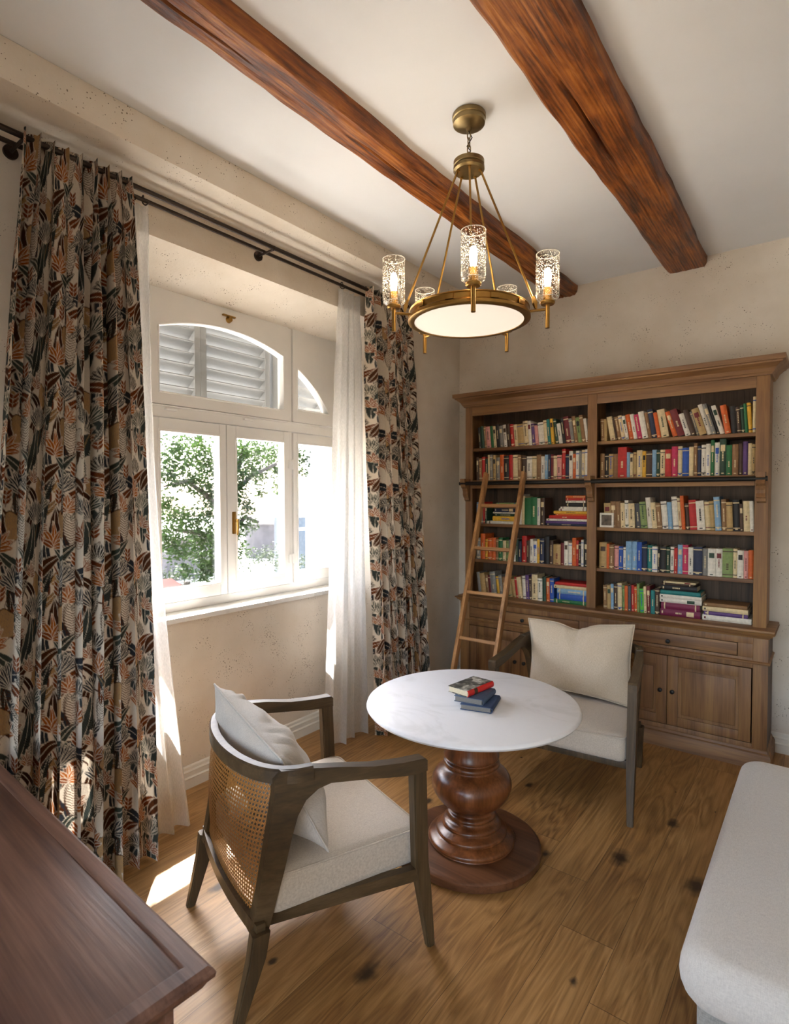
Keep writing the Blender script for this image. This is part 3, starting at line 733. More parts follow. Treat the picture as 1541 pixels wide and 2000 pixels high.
# ------------------------------------------------------------------ bookcase
bk = thing('bookcase', 'tall wooden bookcase with drawers and doors filling the far wall', 'bookcase', (0, 0, 0))
BL0, BL1, BC0, BC1, BR0, BR1 = -2.46, -2.395, -1.425, -1.357, -.373, -.300
HY, BY = 4.20, 4.14     # hutch front, base front
YBK = 4.48
ZT, ZCO = 2.373, .872
W1, WH, WB = M['bwood'], M['bwoodh'], M['bback']
for x0, x1 in ((BL0, BL1), (BC0, BC1), (BR0, BR1)):
    mb = MB(); mb.box(x0, HY, ZCO, x1, HY+.022, 2.46, .003); mb.done('stile', W1, bk)
for x0, x1 in ((BL0+.004, BL0+.028), (BR1-.028, BR1-.004), (BC0+.02, BC1-.02)):
    mb = MB(); mb.box(x0, HY+.022, ZCO, x1, YBK-.012, 2.46); mb.done('side_panel', W1, bk)
mb = MB()
for i in range(16):
    x0 = BL0+.03+i*(BR1-BL0-.06)/16; x1 = x0+(BR1-BL0-.06)/16-.003
    mb.box(x0, YBK-.012, ZCO, x1, YBK, 2.46)
mb.box(BL0+.01, YBK-.006, ZCO, BR1-.01, YBK, 2.46)
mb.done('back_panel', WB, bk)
mb = MB(); mb.box(BL1, HY, ZT, BC0, HY+.022, 2.46, .002); mb.box(BC1, HY, ZT, BR0, HY+.022, 2.46, .002); mb.done('frieze', WH, bk)
prof = [(0, 2.445), (.010, 2.447), (.014, 2.458), (.020, 2.462), (.030, 2.485), (.055, 2.507), (.066, 2.512), (.068, 2.520), (.080, 2.524), (.082, 2.555), (0, 2.555)]
def moulding(prof, x0, x1, yf, yb, name, m, par):
    mb = MB()
    secs = []
    for (X, Y, sx, sy) in ((x0, yb, -1, 0), (x0, yf, -1, -1), (x1, yf, 1, -1), (x1, yb, 1, 0)):
        secs.append([Vector((X+sx*a, Y+sy*a, z)) for a, z in prof])
    mb.loft(secs); return mb.done(name, m, par, 25)
moulding(prof, BL0, BR1, HY, YBK, 'cornice', WH, bk)
mb = MB(); mb.box(BL0, HY, 2.445, BR1, YBK, 2.475); mb.done('top_panel', WH, bk)
SHZ = [2.100, 1.832, 1.470, 1.168]     # shelf tops
for bx0, bx1 in ((BL0+.028, BC0+.02), (BC1-.02, BR1-.028)):
    for z in SHZ:
        mb = MB(); mb.box(bx0, HY+.024, z-.024, bx1, YBK-.012, z, .003); mb.done('shelf', WH, bk)
mb = MB(); mb.box(BL1, HY-.002, 1.763, BC0, HY+.024, 1.83, .003); mb.box(BC1, HY-.002, 1.763, BR0, HY+.024, 1.83, .003); mb.done('middle_rail', WH, bk)
mb = MB(); mb.tube([(BL0-.01, HY-.075, 1.805), (BR1+.0, HY-.075, 1.805)], .016, 14); mb.done('ladder_rail', M['black'], bk)
def corbel(x0, x1):
    pr = [(0, 1.845), (.098, 1.845), (.098, 1.815), (.085, 1.808), (.090, 1.795), (.080, 1.775), (.060, 1.760), (.050, 1.735), (.052, 1.715), (.040, 1.690), (.028, 1.685), (.024, 1.665), (0, 1.655)]
    mb = MB(); mb.prism(pr, lambda a, z: (x0, HY-a, z), lambda a, z: (x1, HY-a, z)); mb.done('corbel', W1, bk, 25)
corbel(BC0+.012, BC1-.012); corbel(BR0+.012, BR1-.012); corbel(BL0+.005, BL0+.050)
# base
B0, B1 = -2.470, -.283
mb = MB(); mb.box(B0-.004, BY-.035, ZCO-.018, B1+.034, YBK, ZCO, .006); mb.done('counter', WH, bk)
moulding([(0, .815), (.006, .817), (.010, .826), (.020, .830), (.026, .842), (.034, .846), (.038, .854), (0, .854)], B0, B1, BY, YBK, 'counter_moulding', WH, bk)
mb = MB()
mb.box(B0, BY, .10, B0+.085, BY+.022, .82, .002); mb.box(B1-.080, BY, .10, B1, BY+.022, .82, .002)
mb.box(B0+.085, BY, .775, B1-.08, BY+.022, .82, .002); mb.box(B0+.085, BY, .625, B1-.08, BY+.022, .688, .002); mb.box(B0+.085, BY, .10, B1-.08, BY+.022, .150, .002)
mb.box(-1.455, BY, .15, -1.29, BY+.022, .775, .002)
mb.box(-.445, BY, .688, B1-.08, BY+.022, .775, .002)
mb.done('face_frame', W1, bk)
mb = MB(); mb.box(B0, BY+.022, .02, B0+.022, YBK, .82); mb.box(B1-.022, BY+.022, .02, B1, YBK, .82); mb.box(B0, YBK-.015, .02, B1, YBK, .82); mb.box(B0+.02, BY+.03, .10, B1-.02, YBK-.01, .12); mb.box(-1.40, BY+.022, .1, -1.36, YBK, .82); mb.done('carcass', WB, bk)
moulding([(0, .652), (.010, .654), (.012, .660), (.012, .666), (0, .672)], B0, B1, BY, YBK, 'waist_moulding', WH, bk)
moulding([(0, 0), (.022, 0), (.022, .085), (.016, .098), (.008, .104), (.004, .118), (0, .122)], B0, B1, BY, YBK, 'plinth', WH, bk)
def knob(par, x, y, z):
    mb = MB(); mb.tube([(x, y, z), (x, y-.010, z), (x, y-.016, z), (x, y-.026, z), (x, y-.030, z)], [.006, .006, .014, .014, .006], 14); mb.done('knob', M['black'], par)
for x0, x1 in ((-2.385, -1.455), (-1.29, -.445)):
    mb = MB(); mb.box(x0+.004, BY+.001, .692, x1-.004, BY+.024, .771, .003); dr = mb.done('drawer', WH, bk)
    if x0 < -2: knob(dr, (x0+x1)/2+.02, BY, .722)
    else: knob(dr, (x0+x1)/2+.02, BY, .722)
    if x0 > -2: x1 = -.366
    xm = -.853 if x0 > -2 else (x0+x1)/2
    for a, b_, kx in ((x0+.004, xm-.002, xm-.040), (xm+.002, x1-.004, xm+.036)):
        mb = MB(); y = BY-.002
        for q in ((a, .154, a+.065, .620), (b_-.065, .154, b_, .620), (a+.065, .154, b_-.065, .215), (a+.065, .555, b_-.065, .620)): mb.box(q[0], y, q[1], q[2], y+.022, q[3], .002)
        mb.box(a+.06, y+.012, .21, b_-.06, y+.018, .56)
        mb.box(a+.085, y+.007, .235, b_-.085, y+.013, .535, .005)
        dd = mb.done('cabinet_door', W1, bk); knob(dd, kx, y, .385)

# ------------------------------------------------------------------ books
BC = {'K': ('1f1d1e', 'black'), 'N': ('463022', 'dark brown'), 'T': ('8a6641', 'brown'), 'B': ('b0935f', 'tan'), 'C': ('d6c398', 'cream'), 'W': ('dcd6c8', 'white'),
      'S': ('7f7d78', 'grey'), 's': ('4c4c50', 'charcoal'), 'G': ('23693a', 'green'), 'g': ('22402e', 'dark green'), 'L': ('7d9155', 'olive green'), 'l': ('52b23c', 'bright green'),
      'R': ('b5221d', 'red'), 'r': ('6e1d22', 'dark red'), 'O': ('c95d1e', 'orange'), 'Y': ('d6a52e', 'yellow'), 'U': ('2350a5', 'blue'), 'u': ('7fa5c4', 'light blue'),
      'n': ('1f2846', 'navy'), 'P': ('5c3f78', 'purple'), 'p': ('cf9088', 'pink'), 'E': ('1b7674', 'teal'), 'M': ('bd2a57', 'crimson'), 'm': ('72183f', 'burgundy')}
BM = {k: plain('cloth_cover_'+v[1].replace(' ', '_'), H(v[0]), .55, 0, .14, 60) for k, v in BC.items()}
def shelf_book(t_, h, dep, code, rnd):
    """one book standing, spine to -y, base corner at origin"""
    mb = MB(); bo = .0018
    mb.mi = 0
    n = 5
    rb = min(.006, t_*.22)
    pts = []
    for i in range(n+1):
        f = i/n; pts.append((t_*f, rb*(1-math.sin(PI*f))))
    outer = [(p, q) for p, q in pts]+[(t_, dep), (t_-bo, dep), (t_-bo, rb+.004), (bo, rb+.004), (bo, dep), (0, dep)]
    mb.prism(outer, lambda p, q: (p, q, 0), lambda p, q: (p, q, h))
    mb.mi = 1
    mb.box(bo, rb+.0035, .003, t_-bo, dep-.003, h-.0035)
    lab = rnd.random()
    def band(z0, z1, mi, ins=.0):
        mb.mi = mi; vs0 = []; vs1 = []
        for i in range(n+1):
            f = ins+(1-2*ins)*i/n; x = t_*f; y = rb*(1-math.sin(PI*f))-.0004
            vs0.append(mb.bm.verts.new((x, y, z0))); vs1.append(mb.bm.verts.new((x, y, z1)))
        for i in range(n):
            q = mb.bm.faces.new((vs0[i], vs0[i+1], vs1[i+1], vs1[i])); q.material_index = mi
    if t_ > .010:
        if lab < .16: band(h*.66, h*.84, 2, .16)
        elif lab < .6: band(h*.08, h*.11, 2); band(h*.88, h*.91, 2)
        if rnd.random() < .6:
            a = h*rnd.uniform(.25, .4); 
            for k in range(rnd.randint(4, 9)):
                hh = rnd.uniform(.004, .010); band(a, a+hh, 2, .38); a += hh+rnd.uniform(.002, .004)
        if rnd.random() < .5: band(h*.04, h*.075, 2, .3)
    return mb
ORD = ['first', 'second', 'third', 'fourth', 'fifth', 'sixth', 'seventh', 'eighth', 'ninth', 'tenth', 'eleventh', 'twelfth', 'thirteenth', 'fourteenth', 'fifteenth', 'sixteenth', 'seventeenth', 'eighteenth', 'nineteenth', 'twentieth']
ORD += ['twenty-'+q for q in ORD[:9]]+['thirtieth']+['thirty-'+q for q in ORD[:9]]+['fortieth']
def parse(sx):
    out = []; lean = 0; pile = None
    for tk in sx.split():
        if tk[0] == '@': lean = float(tk[1:])
        elif tk[0] == '+': out.append(('gap', float(tk[1:])/1000))
        elif tk == '[': pile = []
        elif tk == ']': out.append(('pile', pile)); pile = None
        else:
            c = tk[0]; a, b_ = tk[1:].split('.'); it = (c, int(a)/1000, int(b_)/100)
            if pile is not None: pile.append(it)
            else: out.append(('b', c, int(a)/1000, int(b_)/100, lean))
    return out
BOOKS = []
def fill(sx, x0, x1, z, bay, shelf, seed, fit=True):
    rnd = random.Random(seed); its = parse(sx)
    def layout(k):
        x = x0; prev = None; pos = []
        for it in its:
            if it[0] == 'gap': x += it[1]; prev = None; continue
            if it[0] == 'pile':
                w_ = max(q[2] for q in it[1]); pos.append((it, x)); x += w_+.004; prev = None; continue
            _, c, t_, h, a = it; t_ *= k; ar = R(a)
            if prev is None: x += h*math.sin(ar)
            else: x += max(0, min(prev[0], h)*(math.tan(ar)-math.tan(prev[1])))
            pos.append((it, x)); x += t_/math.cos(ar)+.0008; prev = (h, ar)
        return pos, x
    lo, hi = .4, 2.
    for _ in range(30):
        k = (lo+hi)/2; pos, xe = layout(k)
        if xe > x1: hi = k
        else: lo = k
    k = lo; pos, xe = layout(k)
    n = sum(1 for p, _ in pos if p[0] == 'b'); bi = 0
    codes = [p[1] for p, _ in pos if p[0] == 'b']
    for it, x in pos:
        if it[0] == 'b':
            _, c, t_, h, a = it; t_ *= k; h *= rnd.uniform(.97, 1.03)
            dep = min(.205, h*rnd.uniform(.66, .78)); mb = shelf_book(t_, h, dep, c, rnd)
            lc = BM['C'] if c in 'KNSsGgRrOUnPEMmTu' else BM[rnd.choice('KrUgN')]
            o = mb.done('book', [BM[c], M['page'], lc], None, 50)
            o.location = (x, HY+.034+rnd.uniform(0, .012), z+.0006); o.rotation_euler = (0, -R(a), 0)
            nm = BC[c][1]; th = 'thick ' if t_ > .034 else ('slim ' if t_ < .014 else '')
            ln = 'leaning ' if a >= 4 else ''
            l_ = BC[codes[bi-1]][1] if bi > 0 else None; r_ = BC[codes[bi+1]][1] if bi < n-1 else None
            BOOKS.append((o, bay, shelf, th+nm, ln, l_, r_, bi)); bi += 1
        else:
            zz = z+.0006; m = len(it[1])
            wmax = max(q[2] for q in it[1])
            for j, (c, t_, h) in enumerate(it[1]):
                mb = shelf_book(t_, h, min(.20, h*.7), c, rnd)
                lc = BM['C'] if c in 'KNSsGgRrOUnPEMmTu' else BM[rnd.choice('KrUgN')]
                o = mb.done('book', [BM[c], M['page'], lc], None, 50)
                xx = x+(wmax-h)*(.9 if bay == 'left bay' else rnd.uniform(.1, .5))
                o.location = (xx, HY+.034+rnd.uniform(0, .012), zz+t_); o.rotation_euler = (0, PI/2, 0)
                zz += t_+.0004
                BOOKS.append((o, bay, shelf, BC[c][1], 'PILE', 'bottom' if j == 0 else ('top' if j == m-1 else ORD[j]+' from bottom'), m, x))
LX0, LX1, RX0, RX1 = BL1+.005, BC0-.002, BC1+.012, BR0-.002
fill('+22 @5 K16.18 g22.19 T14.18 p30.18 G20.18 C18.18 K24.19 S22.18 W24.18 N24.18 R22.18 C24.18 B38.18 C30.20 W20.20 P20.17 p20.16 W34.18 C22.19 E18.20 Y18.20 @8 g18.19 W22.16 K20.19 r30.21 S18.19 T20.20 L22.19 T20.20 W16.18', LX0, LX1, SHZ[0], 'left bay', 'top shelf', 1)
fill('+10 @1 N16.19 T20.18 R20.19 g18.18 C14.21 S18.21 B18.20 S24.19 O26.20 K30.19 R26.20 C30.20 T20.20 N30.19 @0 W30.18 C26.18 T26.19 W22.18 u18.19 n14.19 r16.19 C20.18 p24.18 R20.23 n18.19 W20.21 O16.19 W18.21 S14.20 C16.21 W20.21', LX0, LX1, SHZ[1], 'left bay', 'second shelf', 2)
fill('+18 @0 u28.18 S20.17 R14.18 g16.16 [ W22.28 Y40.22 g22.20 W12.22 n34.20 r26.16 L16.18 ] @0 W22.24 C20.23 G46.22 G46.22 W20.21 N30.21 +10 [ n18.33 P18.33 W16.32 R26.30 O12.24 Y22.26 W18.21 W14.20 K30.15 W16.15 R18.15 O20.15 ]', LX0, LX1, SHZ[2], 'left bay', 'third shelf', 3)
fill('+16 @0 S26.18 O30.21 Y16.17 O28.18 O26.18 T18.17 G26.19 C20.17 L16.17 S20.17 W24.18 g16.18 n20.17 R30.21 N18.18 W20.19 W24.17 Y16.19 n26.20 K28.21 N22.18 B42.16 r20.17 W22.18 W20.17 O22.21 R14.19 K14.18 W14.20 K22.20', LX0, LX1, SHZ[3], 'left bay', 'fourth shelf', 4)
fill('+12 @7 S20.18 B30.18 T18.16 r16.16 S32.19 Y18.16 S20.18 T24.16 B28.17 B20.15 R14.17 C24.17 @3 W18.18 P20.19 N14.18 @1 C32.20 W26.18 g20.19 O18.18 U22.18 [ G30.26 U44.23 u38.23 C26.26 R22.25 ]', LX0, LX1, ZCO, 'left bay', 'bottom shelf', 5)
fill('+0 @2 T20.16 B16.16 @10 C30.18 N10.16 T22.17 C22.18 W18.17 O26.18 W20.18 M26.18 W30.19 T18.18 n28.20 O20.18 C40.19 @17 O24.18 r36.19 W26.16 N26.18 S14.17 B34.18 W22.21 S20.21 K14.20 W22.20 @10 O28.19 @4 K26.18 N18.17 g16.18 G14.19 Y18.19 @0 C14.23', RX0, RX1, SHZ[0], 'right bay', 'top shelf', 6)
fill('@0 T24.18 K22.18 B24.17 T24.17 R46.22 u16.18 C16.17 B16.18 C28.19 Y18.18 N30.18 u20.19 g18.18 C24.19 R30.19 M28.20 C22.20 U30.19 C20.20 T16.22 n18.20 W20.20 W20.21 G16.23 W22.22 g28.23 G24.20 T26.20 N18.20 P20.21 C16.20 B14.19', RX0, RX1, SHZ[1], 'right bay', 'second shelf', 7)
fill('+28 @2 B30.18 T24.19 T20.19 C18.18 W16.20 C26.18 @5 s20.17 L26.19 W20.22 C20.18 T20.18 W24.19 @4 u18.19 W22.23 C12.22 O14.23 N16.18 R28.20 W30.19 C18.19 B18.20 u22.22 @2 T18.21 B22.19 K24.20 N12.18 C22.19 W14.19', RX0, RX1, SHZ[2], 'right bay', 'third shelf', 8)
fill('@0 B40.19 O14.18 T24.17 p24.17 U22.17 W14.16 u30.21 u26.21 U24.20 n26.19 E24.18 W26.18 K12.16 K28.18 g18.18 W18.18 R16.17 u22.20 M26.20 W22.18 n40.19 S24.18 W34.18 W28.18 L44.19 C18.19 W26.18 p18.18 O22.18', RX0, RX1, SHZ[3], 'right bay', 'fourth shelf', 9)
fill('+30 @1 T22.17 B22.17 u16.19 N22.18 C24.19 L14.18 O18.18 s18.18 R16.19 O14.18 L14.20 @2 l22.17 C14.19 r20.19 @0 E22.17 N24.18 [ m46.25 m44.24 W30.26 W26.26 E28.25 K36.22 N14.20 C12.20 ] [ W36.28 P26.25 C30.26 T24.25 ]', RX0, RX1-.004, ZCO, 'right bay', 'bottom shelf', 10)
used = {}
def book_label(b, mode):
    o, bay, shelf, nm, ln, l_, r_, k = b
    if ln == 'PILE':
        pn = 'right pile' if not (bay == 'left bay' and shelf == 'third shelf' and k < -2.0) else 'pile behind ladder'
        if shelf == 'bottom shelf' and bay == 'right bay': pn = 'taller pile' if k < -.75 else 'lower pile'
        pos = (l_+' of') if l_ in ('bottom', 'top') else l_+' in'
        return '%s book lying %s the %s, %s, %s' % (nm, pos, pn, shelf, bay)
    if mode == 0:
        if l_ == r_ and l_: return '%s%s book between two %s ones, %s, %s' % (ln, nm, l_, shelf, bay)
        if l_ and r_: return '%s%s book between %s and %s ones, %s, %s' % (ln, nm, l_, r_, shelf, bay)
        return '%s%s book at the %s end, %s, %s' % (ln, nm, 'left' if not l_ else 'right', shelf, bay)
    return '%s%s book, %s from left, %s, %s' % (ln, nm, ORD[k], shelf, bay)
cnt = {}
for b_ in BOOKS: cnt[book_label(b_, 0)] = cnt.get(book_label(b_, 0), 0)+1
for b_ in BOOKS:
    lb = book_label(b_, 0)
    if cnt[lb] > 1 or len(lb.replace('-', ' ').split()) > 16: lb = book_label(b_, 1)
    tag(b_[0], lb, 'book', 'books on the %s of the %s' % (b_[2], b_[1]))
print('BOOKS', len(BOOKS))
# small framed picture on the third shelf, right bay
pf = thing('picture_frame', 'tiny pale picture frame with a dark image standing on the third shelf, right bay', 'picture frame', (RX0+.055, HY+.030, SHZ[2]+.001))
mb = MB(); mb.box(-.050, -.002, 0, .050, .008, .105, .003); f_ = mb.done('frame', BM['W'], pf)
mb = MB(); mb.box(-.036, -.004, .014, .036, -.0015, .090); mb.done('picture', plain('dark_photo', H('574a3a'), .4, 0, .8, 28), pf)

# ------------------------------------------------------------------ ladder
ld = thing('library_ladder', 'light wooden library ladder leaning on the black rail of the bookcase', 'ladder', (0, 0, 0))
lt, lb_ = Vector((0, HY-.095, 1.885)), Vector((0, 3.465, 0))
dl = (lt-lb_).normalized(); nl = Vector((0, -dl.z, dl.y))
for x in (-2.208, -1.881):
    mb = MB(); c = (lt+lb_)/2; mb.obox((x, c.y, c.z), .013, .026, (lt-lb_).length/2, [Vector((1, 0, 0)), nl, dl], .003); mb.done('stile', M['ladder'], ld)
for z in (1.622, 1.292, .962, .632, .300):
    y = lb_.y+(lt.y-lb_.y)*z/lt.z
    mb = MB(); mb.obox((-2.0445, y, z), .151, .018, .012, [Vector((1, 0, 0)), nl, dl], .003); mb.done('rung', M['ladderh'], ld)

# ------------------------------------------------------------------ round table
TX0, TY0 = -1.347, 2.363
tb_ = thing('pedestal_table', 'round white marble table on a bulbous turned wooden pedestal', 'table', (TX0, TY0, 0))
mb = MB(); mb.lathe([(0, .690), (.485, .690), (.498, .697), (.504, .706), (.500, .716), (.492, .720), (0, .720)], n=96, cap=False); mb.done('tabletop', M['marble'], tb_, 50)
def smoothprof(p, it=2):
    for _ in range(it):
        q = [p[0]]
        for a, b in zip(p[:-1], p[1:]): q += [(a[0]*.75+b[0]*.25, a[1]*.75+b[1]*.25), (a[0]*.25+b[0]*.75, a[1]*.25+b[1]*.75)]
        p = q+[p[-1]]
    return p
pr = smoothprof([(.19, .690), (.19, .665), (.13, .655), (.122, .60), (.122, .50), (.132, .468), (.132, .456), (.118, .452), (.118, .444), (.134, .438), (.136, .420), (.122, .416), (.124, .405), (.168, .385), (.192, .345), (.188, .30), (.150, .245), (.108, .222), (.100, .208), (.100, .198), (.116, .192), (.118, .178), (.106, .174), (.112, .160), (.134, .152), (.142, .138), (.134, .132), (.150, .122), (.168, .112), (.170, .100), (.162, .096), (.186, .088), (.206, .078), (.208, .062), (.196, .056), (.200, .048)], 2)
mb = MB(); mb.lathe(pr, n=72); mb.done('pedestal', M['turned'], tb_, 40)
mb = MB(); mb.lathe([(0, 0), (.318, 0), (.326, .005), (.328, .012), (.328, .040), (.322, .047), (.312, .050), (0, .050)], n=96, cap=False); mb.done('base', M['turnedbase'], tb_, 40)

def table_book(label, x, y, z, rz, w_, l_, t_, cover, spine, group='books on the round table', page=None):
    """w_ spine-to-edge width (local x), l_ height of book (local y); spine at +x"""
    t = thing('book', label, 'book', (x, y, z), rz, group)
    mb = MB(); mb.box(-w_/2, -l_/2, 0, w_/2-.006, l_/2, .003, .001); mb.box(-w_/2, -l_/2, t_-.003, w_/2-.006, l_/2, t_, .001); mb.done('cover', cover, t)
    mb = MB(); mb.box(-w_/2+.004, -l_/2+.004, .003, w_/2-.007, l_/2-.004, t_-.003); mb.done('pages', page or M['page'], t)
    mb = MB(); secs = []
    for yy in (-l_/2, l_/2):
        ring = []
        for k in range(9):
            a = -PI/2+PI*k/8; ring.append(Vector((w_/2-.007+.010*math.cos(a), yy, t_/2+t_/2*math.sin(a))))
        for k in range(8, -1, -1):
            a = -PI/2+PI*k/8; ring.append(Vector((w_/2-.007+.007*math.cos(a), yy, t_/2+(t_/2-.003)*math.sin(a))))
        secs.append(ring)
    mb.loft(secs); mb.done('spine', spine, t, 50)
    return t
navy = plain('navy_book_cloth', H('31466a'), .6, 0, .1, 80); navy2 = plain('slate_blue_book_cloth', H('4a5a74'), .6, 0, .1, 80)
greyp = plain('grey_page_edges', H('7d7a76'), .8, 0, .1, 200)
def photo_cover():
    m, t, out = newmat('grey_photo_cover'); b = bsdf(t, out, .35)
    n = N(t, 'ShaderNodeTexNoise', Scale=24.0, Detail=3.0, Distortion=.8); L(t, mapping(t), n.inputs['Vector'])
    r = ramp(t, [(.40, H('34342f')), (.52, H('6d6c63')), (.62, H('a8a598')), (.72, H('d8d6cc'))]); L(t, n.outputs['Fac'], r.inputs[0]); L(t, r.outputs[0], b.inputs['Base Color']); return m
TZ = .7205
table_book('navy book at the bottom of the pile on the white table', -1.284, 2.336, TZ, R(15), .147, .180, .026, navy, navy, page=greyp)
table_book('slate blue book in the middle of the pile on the white table', -1.315, 2.340, TZ+.0265, R(9), .140, .178, .028, navy2, navy2, page=greyp)
tbk = table_book('grey photo-covered book with red spine on top of the table pile', -1.346, 2.356, TZ+.055, R(-7), .118, .200, .030, photo_cover(), plain('red_spine_cloth', H('c8201c'), .45, 0, .06, 60))
mb = MB()
secs = []
for yy in (-.055, -.030):
    secs.append([Vector((.052+.0108*math.cos(a), yy, .015+.0155*math.sin(a))) for a in [(-PI/2*.8+PI*.8*k/8) for k in range(9)]])
mb.loft(secs, False, False); mb.done('spine_label', plain('dark_spine_label', H('3a2a18'), .5), tbk, 50)

# ------------------------------------------------------------------ armchairs
def pillow(name, C, T, mat, label, root, seed=0, notch=False, wr=.010):
    """C: corners TL,TR,BR,BL in the chair's local coordinates"""
    TL, TR, BR, BL = [np.array(c, float) for c in C]
    n = 56
    s = np.linspace(0, 1, n); S, Tt = np.meshgrid(s, s, indexing='ij')
    # concave edges, pointed corners
    sx = S-.5; ty = Tt-.5
    inn = .07
    S2 = .5+sx*(1-inn*np.cos(PI*ty)**1.0*1.0*np.abs(2*sx)**3); T2 = .5+ty*(1-inn*np.cos(PI*sx)*np.abs(2*ty)**3)
    base = (TL[None, None]*(1-S2)[..., None]+TR[None, None]*S2[..., None])*(1-T2)[..., None]+(BL[None, None]*(1-S2)[..., None]+BR[None, None]*S2[..., None])*T2[..., None]
    nrm = np.cross(TR-TL, BL-TL); nrm /= np.linalg.norm(nrm)
    e = (1-(2*S-1)**2)*(1-(2*Tt-1)**2)
    hgt = T*np.power(np.clip(e, 0, 1), .55)
    rs = np.random.RandomState(seed)
    wk = np.zeros_like(hgt); ed = np.minimum(np.minimum(S, 1-S), np.minimum(Tt, 1-Tt))
    for k in range(5):
        a, f, p = rs.uniform(0, PI), rs.uniform(8, 20), rs.uniform(0, 6)
        wk += np.sin((S*np.cos(a)+Tt*np.sin(a))*f+p+2*np.sin(S*5+Tt*3+k))/5
    wk *= wr*np.exp(-ed*5)*np.minimum(1, ed*18)*2.2+wr*.25*np.minimum(1, ed*10)
    pk = (np.sin(S*62+3*np.sin(Tt*7+S*4))+.6*np.sin(S*97+2))*wr*.55*np.exp(-np.minimum(Tt, 1-Tt)*7)*np.minimum(1, ed*16)*(.5+.5*np.sin(S*9+1))
    if notch:
        g = np.exp(-((S-.47)/.035)**2)*np.exp(-Tt*5.0); base = base+(BL-TL)[None, None]*(np.exp(-((S-.48)/.13)**2)*np.exp(-Tt*5)*.085)[..., None]; hgt = hgt*(1-.6*g)
        g2 = np.exp(-((S-.48)/.10)**2)*np.exp(-Tt*4.5); wk = wk+np.sin((S-.48)*80+Tt*2)*.020*g2
    F = base+nrm*(hgt+wk+pk)[..., None]; Bk = base-nrm*(hgt*.85-wk*.5)[..., None]
    t = tag(bpy.data.objects.new('throw_pillow', None), label, 'pillow', 'linen throw pillows'); COL.objects.link(t)
    t.location = root.location; t.rotation_euler = root.rotation_euler
    bm = bmesh.new()
    vf = {}
    def V(side, i, j):
        edge = i in (0, n-1) or j in (0, n-1)
        k = ('e' if edge else side, i, j)
        if k not in vf: vf[k] = bm.verts.new((F if (side == 'f' or edge) else Bk)[i, j])
        return vf[k]
    for side in 'fb':
        for i in range(n-1):
            for j in range(n-1):
                q = [V(side, i, j), V(side, i+1, j), V(side, i+1, j+1), V(side, i, j+1)]
                if side == 'b': q = q[::-1]
                bm.faces.new(q)
    for f in bm.faces: f.smooth = True
    me = bpy.data.meshes.new('cushion_cover'); bm.to_mesh(me); bm.free(); me.materials.append(mat)
    o = bpy.data.objects.new('cushion_cover', me); COL.objects.link(o); o.parent = t
    ring = [F[i, 0] for i in range(n)]+[F[n-1, j] for j in range(1, n)]+[F[i, n-1] for i in range(n-2, -1, -1)]+[F[0, j] for j in range(n-2, 0, -1)]
    mb = MB(); mb.tube([Vector(p) for p in ring], .0042, 8, closed=True); mb.done('piping', mat, t, 60)
    return t

